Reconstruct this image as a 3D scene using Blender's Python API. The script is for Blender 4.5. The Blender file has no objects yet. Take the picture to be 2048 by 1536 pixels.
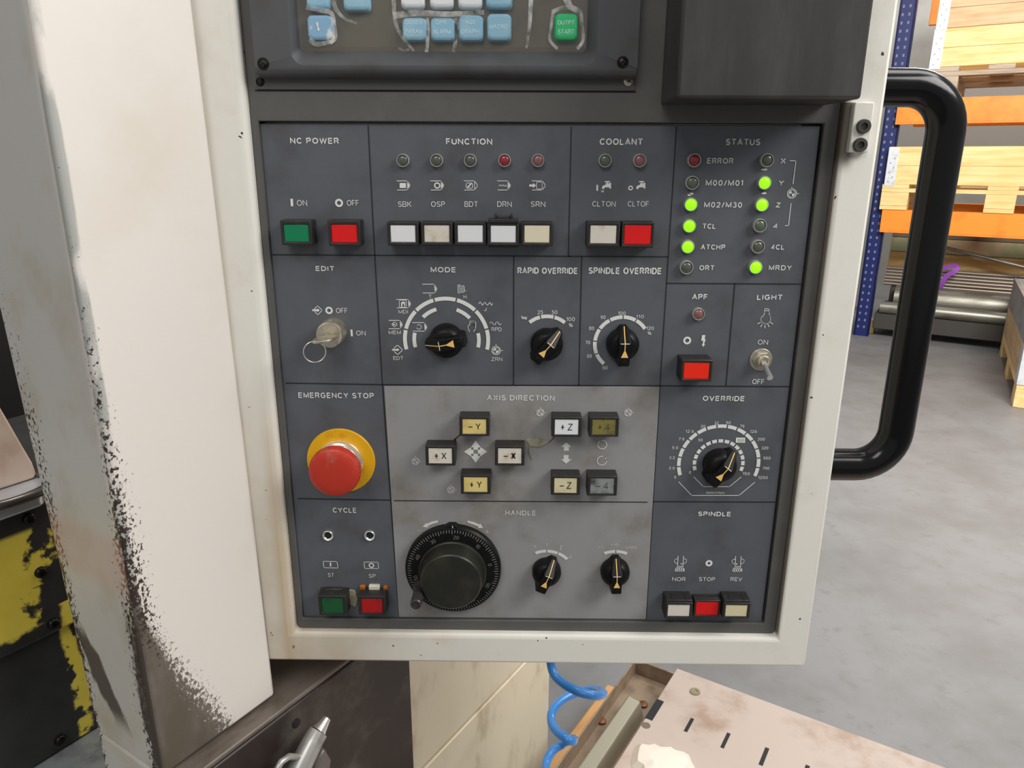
import bpy, bmesh, math, random
from mathutils import Vector, Matrix, noise as mnoise
random.seed(7)
C = bpy.context.scene.collection
SC = bpy.context.scene
PI = math.pi
# ------------------------------------------------------------------ camera
Z0 = 1.05                                   # height of the operation panel's centre above the floor
F = 1479.0
CX, CY, CZ = -0.01259, -0.58698, 0.18880    # camera relative to the panel's centre
PITCH, YAW, ROLL = [math.radians(a) for a in (16.8550, -0.6563, -0.2776)]
_fw = Vector((math.sin(YAW)*math.cos(PITCH), math.cos(YAW)*math.cos(PITCH), -math.sin(PITCH)))
_rt = Vector((math.cos(YAW), -math.sin(YAW), 0))
_dn = _fw.cross(_rt)
_r = _rt*math.cos(ROLL) + _dn*math.sin(ROLL)
_d = -_rt*math.sin(ROLL) + _dn*math.cos(ROLL)
CAMW = Vector((CX, CY, Z0+CZ))
cam = bpy.data.cameras.new('camera')
co = bpy.data.objects.new('camera', cam); C.objects.link(co)
M = Matrix(((_r.x, -_d.x, -_fw.x), (_r.y, -_d.y, -_fw.y), (_r.z, -_d.z, -_fw.z))).to_4x4()
M.translation = CAMW
co.matrix_world = M
cam.sensor_fit = 'HORIZONTAL'; cam.sensor_width = 36.0; cam.lens = F*36.0/2048
cam.clip_start = 0.02; cam.clip_end = 100
SC.camera = co
# ------------------------------------------------------------------ light and exposure
SC.view_settings.view_transform = 'Standard'
SC.view_settings.look = 'None'
SC.view_settings.gamma = 1.0
SC.view_settings.use_curve_mapping = False
SC.view_settings.exposure = 0.0
w = bpy.data.worlds.new('hall_daylight'); SC.world = w; w.use_nodes = True
bgn = w.node_tree.nodes['Background']
bgn.inputs[0].default_value = (0.94, 0.97, 1.0, 1); bgn.inputs[1].default_value = 0.34
def area(name, loc, target, sx, sy, power, col=(1, 1, 1)):
    l = bpy.data.lights.new(name, 'AREA'); l.shape = 'RECTANGLE'; l.size = sx; l.size_y = sy
    l.energy = power; l.color = col
    o = bpy.data.objects.new(name, l); C.objects.link(o); o.location = loc
    o.rotation_euler = (Vector(target)-Vector(loc)).to_track_quat('-Z', 'Y').to_euler()
    return o
area('key_light_right', (1.45, -0.70, 2.35), (0.05, 0, 1.0), 1.1, 0.8, 34, (1, 0.98, 0.95))  # unseen; set low and close to grade the panel from upper right
area('fill_light_left', (-0.7, -2.3, 3.2), (-0.4, 0.0, 0.9), 1.4, 0.9, 30, (1, 0.97, 0.92))  # added, unseen: lifts the post's grey end and the slide cover
area('interior_fill_light', (-0.42, 0.42, 2.15), (-0.62, 0.12, 0.9), 0.5, 0.12, 5, (1, 0.98, 0.95))  # added, unseen: brightens the interior left of the post
area('fill_light_rear', (4.5, 5.9, 4.3), (4.3, 6.2, 1.0), 3.0, 0.8, 190, (1, 0.98, 0.95))  # added, unseen: brightens the wall behind the rack
area('hall_lamp_overhead', (1.7, 0.4, 4.2), (0.7, 0.3, 0.3), 1.4, 2.4, 66, (1, 0.98, 0.95))
area('rack_fill_light', (1.9, 0.9, 3.0), (3.4, 4.4, 1.0), 1.6, 1.0, 210, (1, 0.96, 0.90))  # unseen; placed and aimed to brighten the rack front
# ------------------------------------------------------------------ projection helpers
def ray(x, y):
    return (_fw + _r*((x-1024)/F) + _d*((y-768)/F))
def hit(x, y, p0, n):                       # pixel of the photo -> point of a real plane (world)
    dv = ray(x, y); t = (Vector(p0)-CAMW).dot(n)/dv.dot(n)
    return CAMW + dv*t
def P(x, y, d=0.0):                         # pixel -> (X, Z) on the panel plane, d metres in front of it (pendant coordinates)
    q = hit(x, y, (0, -d, 0), Vector((0, 1, 0)))
    return q.x, q.z - Z0
def S(x, y, d=0.0):                         # pixels per metre there
    return 1.0/(P(x+1, y, d)[0]-P(x, y, d)[0])
class Frame:
    def __init__(s, o, ang):
        s.o = Vector(o); s.a = ang
        s.x = Vector((math.cos(ang), math.sin(ang), 0)); s.y = Vector((-math.sin(ang), math.cos(ang), 0))
    def loc(s, q):
        v = q-s.o; return Vector((v.dot(s.x), v.dot(s.y), v.z))
    def onx(s, px, py, c): return s.loc(hit(px, py, s.o+s.x*c, s.x))
    def ony(s, px, py, c): return s.loc(hit(px, py, s.o+s.y*c, s.y))
    def onz(s, px, py, c): return s.loc(hit(px, py, (0, 0, s.o.z+c), Vector((0, 0, 1))))
# ------------------------------------------------------------------ materials
def lin(c):
    return tuple(((v/255)/12.92 if v/255 <= 0.04045 else ((v/255+0.055)/1.055)**2.4) for v in c)+(1,)
MATS = {}
class NT:
    def __init__(s, m):
        s.t = m.node_tree; s.b = s.t.nodes['Principled BSDF']
    def n(s, typ, **kw):
        q = s.t.nodes.new(typ)
        for k, v in kw.items(): setattr(q, k, v)
        return q
    def l(s, a, b): s.t.links.new(a, b)
    def math(s, op, a, b=None, c=None, clamp=False):
        q = s.n('ShaderNodeMath', operation=op); q.use_clamp = clamp
        for i, v in enumerate((a, b, c)):
            if v is None: continue
            if isinstance(v, (int, float)): q.inputs[i].default_value = v
            else: s.l(v, q.inputs[i])
        return q.outputs[0]
    def noise(s, vec, scale, detail=4, rough=0.55, stretch=None):
        if stretch:
            mp = s.n('ShaderNodeMapping'); mp.inputs['Scale'].default_value = stretch; s.l(vec, mp.inputs[0]); vec = mp.outputs[0]
        q = s.n('ShaderNodeTexNoise'); q.inputs['Scale'].default_value = scale; q.inputs['Detail'].default_value = detail
        q.inputs['Roughness'].default_value = rough; s.l(vec, q.inputs['Vector'])
        return q.outputs['Fac']
    def mix(s, f, a, b):
        q = s.n('ShaderNodeMix', data_type='RGBA')
        for sock, v in ((q.inputs[0], f), (q.inputs[6], a), (q.inputs[7], b)):
            if isinstance(v, (int, float)): sock.default_value = v
            elif isinstance(v, tuple): sock.default_value = v
            else: s.l(v, sock)
        return q.outputs[2]
    def ramp(s, v, lo, hi):                 # smooth 0..1 between lo and hi
        q = s.n('ShaderNodeMapRange', interpolation_type='SMOOTHSTEP')
        q.inputs[1].default_value = lo; q.inputs[2].default_value = hi
        s.l(v, q.inputs[0]); return q.outputs[0]
def mat(name, col, rough=0.5, metal=0.0, col2=None, scale=40, lo=0.45, hi=0.7, bump=0.0, bscale=300, stretch=None,
        spec=0.5, emit=0.0, trans=0.0, coat=0.0):
    if name in MATS: return MATS[name]
    m = bpy.data.materials.new(name); m.use_nodes = True; MATS[name] = m
    k = NT(m); b = k.b
    b.inputs['Base Color'].default_value = lin(col); b.inputs['Roughness'].default_value = rough
    b.inputs['Metallic'].default_value = metal; b.inputs['Specular IOR Level'].default_value = spec
    b.inputs['Coat Weight'].default_value = coat
    tc = k.n('ShaderNodeTexCoord').outputs['Object']
    if col2 is not None:
        f = k.ramp(k.noise(tc, scale, 6, 0.6, stretch), lo, hi)
        k.l(k.mix(f, lin(col), lin(col2)), b.inputs['Base Color'])
    if bump:
        q = k.n('ShaderNodeBump'); q.inputs['Strength'].default_value = bump; q.inputs['Distance'].default_value = 0.0006
        k.l(k.noise(tc, bscale, 3, 0.5, stretch), q.inputs['Height']); k.l(q.outputs[0], b.inputs['Normal'])
    if emit:
        b.inputs['Emission Color'].default_value = lin(col); b.inputs['Emission Strength'].default_value = emit
    if trans:
        b.inputs['Transmission Weight'].default_value = trans
    return m
# ------------------------------------------------------------------ mesh builder
class MB:
    def __init__(s): s.v = []; s.f = []; s.mi = []; s.cur = 0; s.gf = []; s.grp = None; s.titled = False
    def add(s, vs, fs):
        o = len(s.v); s.v += [tuple(v) for v in vs]
        for f in fs: s.f.append(tuple(i+o for i in f)); s.mi.append(s.cur); s.gf.append(s.grp)
    def box(s, x0, x1, y0, y1, z0, z1):
        vs = [(x, y, z) for x in (x0, x1) for y in (y0, y1) for z in (z0, z1)]
        s.add(vs, [(0, 1, 3, 2), (4, 6, 7, 5), (0, 4, 5, 1), (2, 3, 7, 6), (0, 2, 6, 4), (1, 5, 7, 3)])
    def hull(s, pts):
        bm = bmesh.new()
        for p in pts: bm.verts.new(p)
        r = bmesh.ops.convex_hull(bm, input=bm.verts)
        bm.verts.ensure_lookup_table(); bm.verts.index_update()
        s.add([v.co for v in bm.verts], [[v.index for v in f.verts] for f in bm.faces]); bm.free()
    def prism(s, poly, y0, y1):              # polygon of (x, z), extruded along y
        n = len(poly)
        vs = [(x, y0, z) for x, z in poly]+[(x, y1, z) for x, z in poly]
        s.add(vs, [tuple(range(n)), tuple(range(2*n-1, n-1, -1))]+[(i, (i+1) % n, n+(i+1) % n, n+i) for i in range(n)])
    def slab(s, poly, z0, z1):               # polygon of (x, y), extruded along z
        n = len(poly)
        vs = [(x, y, z0) for x, y in poly]+[(x, y, z1) for x, y in poly]
        s.add(vs, [tuple(range(n)), tuple(range(2*n-1, n-1, -1))]+[(i, (i+1) % n, n+(i+1) % n, n+i) for i in range(n)])
    def lathe(s, cx, cz, prof, n=48, y=0.0, wob=None):   # profile of (radius, distance out of the panel)
        vs = []; fs = []
        for k, (r, d) in enumerate(prof):
            for i in range(n):
                a = 2*PI*i/n; rr = r*(1+(wob(i, k) if wob else 0))
                vs.append((cx+rr*math.cos(a), y-d, cz+rr*math.sin(a)))
        for k in range(len(prof)-1):
            for i in range(n):
                j = (i+1) % n; fs.append((k*n+i, k*n+j, (k+1)*n+j, (k+1)*n+i))
        fs.append(tuple(range((len(prof)-1)*n, len(prof)*n)))
        fs.append(tuple(range(n-1, -1, -1)))
        s.add(vs, fs)
    def loops(s, loops, close=False):        # bridge a list of equal-length loops
        n = len(loops[0]); vs = [p for l in loops for p in l]; fs = []
        for k in range(len(loops)-1):
            for i in range(n):
                j = (i+1) % n; fs.append((k*n+i, k*n+j, (k+1)*n+j, (k+1)*n+i))
        if close: fs += [tuple(range(n)), tuple(range((len(loops)-1)*n, len(loops)*n))[::-1]]
        s.add(vs, fs)
    def ring(s, o, i, y0, y1):               # rectangular ring: o, i = (x0, x1, z0, z1)
        def lp(r, y): return [(r[0], y, r[2]), (r[1], y, r[2]), (r[1], y, r[3]), (r[0], y, r[3])]
        L = [lp(o, y1), lp(o, y0), lp(i, y0), lp(i, y1)]
        s.loops(L+[L[0]])
    def tube(s, pts, r, n=12, cap=True, closed=False):
        pts = [Vector(p) for p in pts]; m = len(pts); vs = []; fs = []
        up = None
        for k, p in enumerate(pts):
            if closed: t = pts[(k+1) % m]-pts[k-1]
            else: t = pts[min(k+1, m-1)]-pts[max(k-1, 0)]
            t.normalize()
            if up is None:
                up = Vector((0, 0, 1)) if abs(t.z) < 0.9 else Vector((1, 0, 0))
            a = (up-t*up.dot(t)).normalized(); b = t.cross(a); up = a
            rr = r(k/(m-1)) if callable(r) else r
            vs += [p+(a*math.cos(2*PI*i/n)+b*math.sin(2*PI*i/n))*rr for i in range(n)]
        for k in range(m if closed else m-1):
            k2 = (k+1) % m
            for i in range(n):
                j = (i+1) % n; fs.append((k*n+i, k*n+j, k2*n+j, k2*n+i))
        if cap and not closed: fs += [tuple(range(n))[::-1], tuple(range((m-1)*n, m*n))]
        s.add(vs, fs)
    def cyl(s, a, b, r, n=24): s.tube([a, b], r, n)
    # flat print on the panel, in pixels of the photo ---------------------------------
    def poly(s, pts, d=0.0004): s.add([(lambda q: (q[0], -d, q[1]))(P(x, y)) for x, y in pts], [tuple(range(len(pts)))])
    def line(s, pts, wpx, d=0.0004, closed=False):
        w_ = wpx/S(*pts[0])/2
        q = [Vector(P(x, y)) for x, y in pts]
        if closed: q.append(q[0])
        for a, b in zip(q[:-1], q[1:]):
            t = (b-a)
            if t.length < 1e-9: continue
            t.normalize(); nn = Vector((-t.y, t.x))*w_; a2 = a-t*w_*0.9; b2 = b+t*w_*0.9
            s.add([(v.x, -d, v.y) for v in (a2+nn, b2+nn, b2-nn, a2-nn)], [(0, 1, 2, 3)])
    def arc(s, cx, cy, r, a0, a1, wpx, d=0.0004):
        X, Z = P(cx, cy); k = S(cx, cy); n = max(3, int(abs(a1-a0)/5)+1)
        vs = []
        for i in range(n+1):
            a = math.radians(a0+(a1-a0)*i/n)
            for rr in ((r+wpx/2)/k, (r-wpx/2)/k): vs.append((X+rr*math.cos(a), -d, Z+rr*math.sin(a)))
        old = s.grp; s.grp = 'dial_scale' if wpx > 5 else old
        s.add(vs, [(2*i, 2*i+2, 2*i+3, 2*i+1) for i in range(n)]); s.grp = old
    def disc(s, cx, cy, r, d=0.0004, a0=0, a1=360):
        X, Z = P(cx, cy); k = S(cx, cy); n = 24
        vs = [(X+r/k*math.cos(math.radians(a0+(a1-a0)*i/n)), -d, Z+r/k*math.sin(math.radians(a0+(a1-a0)*i/n))) for i in range(n+(a1-a0 < 359))]
        if a1-a0 < 359: vs.append((X, -d, Z))
        s.add(vs, [tuple(range(len(vs)))])
    def strip(s, q, hw, y, closed=False):    # mitred stroke through the 2D points q, half width hw
        if closed and (Vector(q[0])-Vector(q[-1])).length < 1e-7: q = q[:-1]
        q = [Vector(v) for v in q]; n = len(q); vs = []
        for i, v in enumerate(q):
            a = q[i-1] if (i or closed) else None; c = q[(i+1) % n] if (i < n-1 or closed) else None
            t1 = (v-a).normalized() if a is not None else None; t2 = (c-v).normalized() if c is not None else None
            t1 = t1 if t1 is not None else t2; t2 = t2 if t2 is not None else t1
            n1, n2 = Vector((-t1.y, t1.x)), Vector((-t2.y, t2.x)); mm = (n1+n2)
            mm = n1 if mm.length < 0.2 else mm.normalized()
            k = hw/max(mm.dot(n1), 0.45)
            for g in (1, -1): vs.append((v.x+mm.x*k*g, y, v.y+mm.y*k*g))
        m = n if closed else n-1
        s.add(vs, [(2*i, 2*((i+1) % n), 2*((i+1) % n)+1, 2*i+1) for i in range(m)])
    def text(s, t, x0, x1, y0, y1, bold=0.0, d=0.0004, sp=None, on=0.0):
        old = s.grp; s.grp = 'section_title' if bold >= 0.017 and not s.titled and on == 0 else ('caption' if s.grp is None else s.grp)
        if bold >= 0.017: s.titled = True
        wgt = 0.19 if bold >= 0.023 else (0.165 if bold >= 0.017 else 0.115+bold*2.5)
        if bold >= 0.03: wgt = 0.22
        if t == '+': wgt = 0.16
        L, wd = strokes(t, 0.42 if bold >= 0.017 else 0.3)
        ym = (y0+y1)/2; xm = (x0+x1)/2
        X0 = P(x0, ym, on)[0]; X1 = P(x1, ym, on)[0]; Z1 = P(xm, y0, on)[1]; Zb = P(xm, y1, on)[1]
        H = Z1-Zb; hw = wgt*H/2
        if t == '-': hw = H/2; L = [[(0, .5), (1, .5)]]; wd = 1.0
        kx = (X1-X0-2*hw)/max(wd, 0.05) if t != '-' else (X1-X0); kz = H-2*hw; ox = X0+hw if t != '-' else X0
        for q in L:
            cl = len(q) > 3 and abs(q[0][0]-q[-1][0])+abs(q[0][1]-q[-1][1]) < 1e-6
            s.strip([(ox+x*kx, Zb+hw+z*kz) for x, z in q], hw, -(d+on), cl)
        s.grp = old
    def parts(s, mats, parent, label):       # one object per kind of printing
        for g, nm in ((None, 'pictogram'), ('section_title', 'section_title'), ('caption', 'caption'), ('dial_scale', 'dial_scale')):
            idx = [i for i, x in enumerate(s.gf) if x == g]
            if not idx: continue
            m = MB(); mp = {}
            for i in idx:
                f = []
                for v in s.f[i]:
                    if v not in mp: mp[v] = len(m.v); m.v.append(s.v[v])
                    f.append(mp[v])
                m.f.append(tuple(f)); m.mi.append(s.mi[i])
            m.build(nm, mats, parent, smooth=0, recalc=False, label=label+' '+nm.replace('_', ' '))
    # ---------------------------------------------------------------------------------
    def build(s, name, mats, parent=None, bevel=0.0, seg=2, smooth=35, recalc=True, label=None):
        me = bpy.data.meshes.new(name); me.from_pydata(s.v, [], s.f)
        for m in (mats if isinstance(mats, (list, tuple)) else [mats]): me.materials.append(m)
        me.polygons.foreach_set('material_index', s.mi)
        if recalc:
            bm = bmesh.new(); bm.from_mesh(me); bmesh.ops.recalc_face_normals(bm, faces=bm.faces); bm.to_mesh(me); bm.free()
        if smooth:
            me.polygons.foreach_set('use_smooth', [True]*len(me.polygons)); me.set_sharp_from_angle(angle=math.radians(smooth))
        me.update()
        o = bpy.data.objects.new(name, me); C.objects.link(o)
        if parent: o.parent = parent
        if bevel:
            b = o.modifiers.new('edge', 'BEVEL'); b.width = bevel; b.segments = seg; b.limit_method = 'ANGLE'; b.angle_limit = math.radians(40)
            b.harden_normals = False
        if label: o['label'] = label
        return o
def E_(cx, cy, rx, ry, a0, a1):              # elliptical stroke
    n = max(3, int(abs(a1-a0)/22)); q = [(cx+rx*math.cos(math.radians(a0+(a1-a0)*i/n)), cy+ry*math.sin(math.radians(a0+(a1-a0)*i/n))) for i in range(n+1)]
    if abs(a1-a0) == 360: q[-1] = q[0]
    return q
_p = [(0, 0), (0, 1), (.42, 1)]+E_(.42, .735, .28, .265, 90, -90)+[(0, .47)]
_6 = [E_(.3, .32, .3, .32, 0, 360), [(0, .34)]+E_(.4, .46, .4, .54, 175, 75)]
GL = {'-': (.7, [[(0, .5), (.7, .5)]]), 'A': (.86, [[(0, 0), (.43, 1), (.86, 0)], [(.14, .32), (.72, .32)]]), 'C': (.80, [E_(.44, .5, .44, .5, 42, 318)]),
 'B': (.74, [[(0, .53), (0, 1), (.42, 1)]+E_(.44, .765, .25, .235, 90, -90)+[(0, .53)], [(0, .53), (0, 0), (.46, 0)]+E_(.46, .265, .28, .265, -90, 90)]),
 'D': (.80, [[(0, 0), (0, 1), (.34, 1)]+E_(.36, .5, .44, .5, 90, -90)+[(0, 0)]]), 'E': (.66, [[(.66, 0), (0, 0), (0, 1), (.66, 1)], [(0, .52), (.6, .52)]]),
 'F': (.62, [[(0, 0), (0, 1), (.62, 1)], [(0, .5), (.55, .5)]]), 'G': (.86, [E_(.44, .5, .44, .5, 42, 322)+[(.82, .46), (.5, .46)]]),
 'H': (.76, [[(0, 0), (0, 1)], [(.76, 0), (.76, 1)], [(0, .52), (.76, .52)]]), 'I': (.02, [[(.01, 0), (.01, 1)]]),
 'J': (.5, [[(.5, 1), (.5, .25)]+E_(.25, .25, .25, .25, 0, -170)]), 'K': (.76, [[(0, 0), (0, 1)], [(.72, 1), (0, .36)], [(.26, .6), (.76, 0)]]),
 'L': (.58, [[(0, 1), (0, 0), (.58, 0)]]), 'M': (.92, [[(0, 0), (0, 1), (.46, .08), (.92, 1), (.92, 0)]]), 'N': (.78, [[(0, 0), (0, 1), (.78, 0), (.78, 1)]]),
 'O': (.92, [E_(.46, .5, .46, .5, 0, 360)]), 'P': (.70, [_p]), 'R': (.74, [_p, [(.4, .47), (.74, 0)]]),
 'S': (.69, [E_(.34, .75, .31, .25, 25, 270)+E_(.34, .25, .35, .25, 90, -155)[1:]]), 'T': (.76, [[(0, 1), (.76, 1)], [(.38, 1), (.38, 0)]]),
 'U': (.76, [[(0, 1), (0, .36)]+E_(.38, .36, .38, .36, 180, 360)+[(.76, 1)]]), 'V': (.82, [[(0, 1), (.41, 0), (.82, 1)]]),
 'W': (1.2, [[(0, 1), (.3, 0), (.6, .95), (.9, 0), (1.2, 1)]]), 'X': (.78, [[(0, 0), (.78, 1)], [(0, 1), (.78, 0)]]),
 'Y': (.80, [[(0, 1), (.4, .46), (.8, 1)], [(.4, .46), (.4, 0)]]), 'Z': (.72, [[(.02, 1), (.7, 1), (0, 0), (.72, 0)]]),
 '0': (.60, [E_(.3, .5, .3, .5, 0, 360)]), '1': (.24, [[(0, .78), (.22, 1), (.22, 0)]]), '2': (.6, [E_(.29, .72, .29, .28, 165, -35)+[(0, 0), (.6, 0)]]),
 '3': (.58, [E_(.28, .755, .25, .245, 150, -90)+E_(.28, .255, .3, .255, 90, -155)[1:]]), '4': (.62, [[(.46, 0), (.46, 1), (0, .27), (.62, .27)]]),
 '5': (.58, [[(.54, 1), (.1, 1), (.04, .52)]+E_(.28, .33, .3, .33, 125, -150)]), '6': (.6, _6), '9': (.6, [[(.6-x, 1-z) for x, z in q] for q in _6]),
 '7': (.6, [[(0, 1), (.6, 1), (.2, 0)]]), '8': (.6, [E_(.3, .76, .26, .24, 0, 360), E_(.3, .26, .3, .26, 0, 360)]), '/': (.36, [[(0, -.03), (.36, 1.03)]]),
 '%': (.9, [E_(.18, .76, .18, .22, 0, 360), E_(.72, .24, .18, .22, 0, 360), [(.12, 0), (.78, 1)]]), '+': (.8, [[(0, .5), (.8, .5)], [(.4, 0), (.4, 1)]]),
 '.': (.04, [[(0, .02), (.04, .02)]]), '\u00d7': (.5, [[(0, .2), (.5, .7)], [(0, .7), (.5, .2)]]),
 'm': (1.0, [[(0, 0), (0, .72)], [(0, .5)]+E_(.25, .5, .25, .22, 180, 0)+[(.5, 0)], [(.5, .5)]+E_(.75, .5, .25, .22, 180, 0)+[(1, 0)]]),
 'n': (.55, [[(0, 0), (0, .72)], [(0, .48)]+E_(.275, .46, .275, .26, 180, 0)+[(.55, 0)]]), 'i': (.04, [[(.02, 0), (.02, .72)], [(.02, .94), (.02, 1)]])}
def strokes(t, gap=0.3):
    L = []; x = 0.0
    for i, ch in enumerate(t):
        if ch == ' ': x += 0.6; continue
        wd, g = GL[ch]; L += [[(x+a, b) for a, b in q] for q in g]; x += wd+gap
    return L, x-gap
def tag(o, label, cat, group=None):
    o['label'] = label; o['category'] = cat
    if group: o['group'] = group
    return o
def empty(name, loc, rz=0.0):
    o = bpy.data.objects.new(name, None); C.objects.link(o); o.empty_display_size = 0.05
    o.location = loc; o.rotation_euler = (0, 0, rz); return o
def thing(name, label, cat, loc=(0, 0, 0), rz=0.0, group=None): return tag(empty(name, loc, rz), label, cat, group)
def smoothpath(pts, n=8):                    # Catmull-Rom
    pts = [Vector(p) for p in pts]; q = [pts[0]*2-pts[1]]+pts+[pts[-1]*2-pts[-2]]; out = []
    for i in range(1, len(q)-2):
        a, b, c, d = q[i-1:i+3]
        for k in range(n):
            t = k/n
            out.append(0.5*((2*b)+(c-a)*t+(2*a-5*b+4*c-d)*t*t+(3*b-a-3*c+d)*t**3))
    out.append(pts[-1]); return out
def rrect(x0, x1, z0, z1, r, y, n=5):
    out = []
    for cx, cz, a in ((x1-r, z1-r, 0), (x0+r, z1-r, 90), (x0+r, z0+r, 180), (x1-r, z0+r, 270)):
        for i in range(n+1):
            t = math.radians(a+90*i/n); out.append((cx+r*math.cos(t), y, cz+r*math.sin(t)))
    return out
# ------------------------------------------------------------------ shared materials
def paint_mat(name, col, chip, dirt, chip_thr=0.74, dirt_lo=0.5, dirt_hi=0.85, rough=0.42, grime=None):
    m = bpy.data.materials.new(name); m.use_nodes = True; k = NT(m)
    tc = k.n('ShaderNodeTexCoord').outputs['Object']
    d = k.ramp(k.noise(tc, 9, 6, 0.65), dirt_lo, dirt_hi)
    c = k.mix(k.math('MULTIPLY', d, 0.55), lin(col), lin(dirt))
    ch = k.ramp(k.noise(tc, 120, 2, 0.5), chip_thr, chip_thr+0.02)
    c = k.mix(ch, c, lin(chip))
    if grime: c = grime(k, tc, c)
    k.l(c, k.b.inputs['Base Color']); k.b.inputs['Roughness'].default_value = rough
    q = k.n('ShaderNodeBump'); q.inputs['Strength'].default_value = 0.08; q.inputs['Distance'].default_value = 0.0005
    k.l(k.noise(tc, 500, 2, 0.5), q.inputs['Height']); k.l(q.outputs[0], k.b.inputs['Normal'])
    return m
def frame_grime_shade(k, tc, c):                   # brown dirt, with shade painted into inner side, lower left and bracket corner
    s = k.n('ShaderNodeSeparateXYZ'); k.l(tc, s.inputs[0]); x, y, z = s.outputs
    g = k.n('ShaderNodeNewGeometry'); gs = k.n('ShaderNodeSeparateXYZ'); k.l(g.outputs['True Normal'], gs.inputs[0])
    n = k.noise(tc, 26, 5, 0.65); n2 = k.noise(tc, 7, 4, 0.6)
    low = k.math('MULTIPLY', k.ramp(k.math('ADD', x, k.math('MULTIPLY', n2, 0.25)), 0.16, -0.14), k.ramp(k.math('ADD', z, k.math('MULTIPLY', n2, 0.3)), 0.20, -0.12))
    c = k.mix(k.math('MULTIPLY', low, k.math('MULTIPLY_ADD', n, 0.5, 0.35)), c, lin((166, 142, 108)))  # lower left: dirt and the post's shade in one brown
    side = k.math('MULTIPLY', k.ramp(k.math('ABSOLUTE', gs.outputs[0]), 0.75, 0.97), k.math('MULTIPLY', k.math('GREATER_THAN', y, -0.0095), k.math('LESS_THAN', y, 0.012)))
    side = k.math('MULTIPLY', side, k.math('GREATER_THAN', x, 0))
    c = k.mix(k.math('MULTIPLY', side, 0.85), c, lin((108, 92, 76)))  # right inner side: dirt with its shade painted in
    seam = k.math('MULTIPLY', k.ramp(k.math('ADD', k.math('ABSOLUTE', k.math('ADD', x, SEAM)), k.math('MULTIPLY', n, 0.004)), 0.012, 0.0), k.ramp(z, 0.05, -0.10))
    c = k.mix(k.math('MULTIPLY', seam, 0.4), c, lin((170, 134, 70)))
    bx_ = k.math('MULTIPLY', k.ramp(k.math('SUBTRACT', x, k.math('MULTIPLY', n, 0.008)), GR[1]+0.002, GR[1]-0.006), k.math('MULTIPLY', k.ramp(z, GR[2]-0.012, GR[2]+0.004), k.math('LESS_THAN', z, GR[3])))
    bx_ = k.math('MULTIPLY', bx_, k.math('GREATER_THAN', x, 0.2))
    return k.mix(k.math('MULTIPLY', bx_, 0.9), c, lin((92, 80, 64)))  # beside the bracket: dirt plus the cover box's shadow, painted
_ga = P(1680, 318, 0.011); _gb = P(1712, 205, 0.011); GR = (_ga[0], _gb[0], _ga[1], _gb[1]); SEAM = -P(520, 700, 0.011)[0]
M_white = paint_mat('cream_paint', (228, 225, 215), (62, 50, 42), (180, 156, 122), 0.745, 0.52, 0.85, grime=frame_grime_shade)
M_brk = paint_mat('bracket_paint', (228, 225, 215), (70, 60, 50), (150, 130, 104), 0.76)
M_bezel = mat('bezel_plastic', (86, 85, 82), 0.5, col2=(94, 91, 86), scale=30, bump=0.15, bscale=900)
M_panel = mat('panel_blue', (88, 91, 97), 0.48, col2=(76, 76, 79), scale=22, lo=0.42, hi=0.75, bump=0.06, bscale=1200)
M_grey = mat('panel_grey', (146, 145, 144), 0.5, col2=(122, 116, 107), scale=16, lo=0.45, hi=0.75, bump=0.06, bscale=1200)
M_print = mat('white_print', (222, 223, 217), 0.6)
M_printd = mat('worn_print', (214, 213, 205), 0.6, col2=(150, 150, 148), scale=400, lo=0.6, hi=0.75)
M_line = mat('dark_line', (24, 25, 28), 0.6)
M_black = mat('black_plastic', (14, 14, 14), 0.42, col2=(24, 23, 20), scale=90, lo=0.5, hi=0.8, spec=0.22)
M_bez = mat('button_black', (36, 35, 33), 0.45, col2=(58, 52, 42), scale=160, lo=0.5, hi=0.8)
M_ink = mat('black_ink', (32, 30, 28), 0.6)
M_green = mat('lens_green', (0, 122, 78), 0.35)
M_green2 = mat('lens_green_dark', (14, 82, 42), 0.4, col2=(10, 44, 24), scale=90, lo=0.5, hi=0.8)
M_red = mat('lens_red', (222, 14, 14), 0.35)
M_red2 = mat('lens_red_bright', (238, 40, 12), 0.35)
M_red3 = mat('lens_red_dirty', (172, 12, 16), 0.4, col2=(110, 10, 12), scale=90, lo=0.5, hi=0.8)
M_lw = mat('lens_white', (226, 226, 228), 0.35)
M_lw2 = mat('lens_cream', (216, 209, 196), 0.35, col2=(190, 172, 140), scale=70, lo=0.5, hi=0.8)
M_lw3 = mat('lens_stained', (226, 216, 188), 0.4, col2=(178, 138, 82), scale=55, lo=0.52, hi=0.75)
M_lw4 = mat('lens_ivory', (214, 204, 166), 0.4, col2=(180, 158, 96), scale=60, lo=0.45, hi=0.8)
M_ly = mat('lens_yellow', (222, 200, 128), 0.4, col2=(188, 158, 84), scale=60, lo=0.45, hi=0.8)
M_lo = mat('lens_olive', (128, 118, 62), 0.35, col2=(84, 78, 44), scale=70, lo=0.4, hi=0.75)
M_lg = mat('lens_grey_dark', (136, 142, 140), 0.3, col2=(58, 54, 44), scale=60, lo=0.42, hi=0.68)
M_chrome = mat('chrome', (236, 234, 228), 0.24, 0.9)
M_nickel = mat('worn_nickel', (206, 198, 180), 0.34, 0.85, col2=(150, 138, 112), scale=140, lo=0.5, hi=0.75)
M_socket = mat('socket_steel', (84, 80, 76), 0.4, 0.6)
M_dark_screw = mat('dark_screw', (40, 38, 36), 0.35, 0.8)
M_lring = mat('lamp_ring', (196, 196, 190), 0.35, 0.5)
M_ledg = mat('led_unlit_grey', (84, 85, 76), 0.25, coat=0.3)
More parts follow.
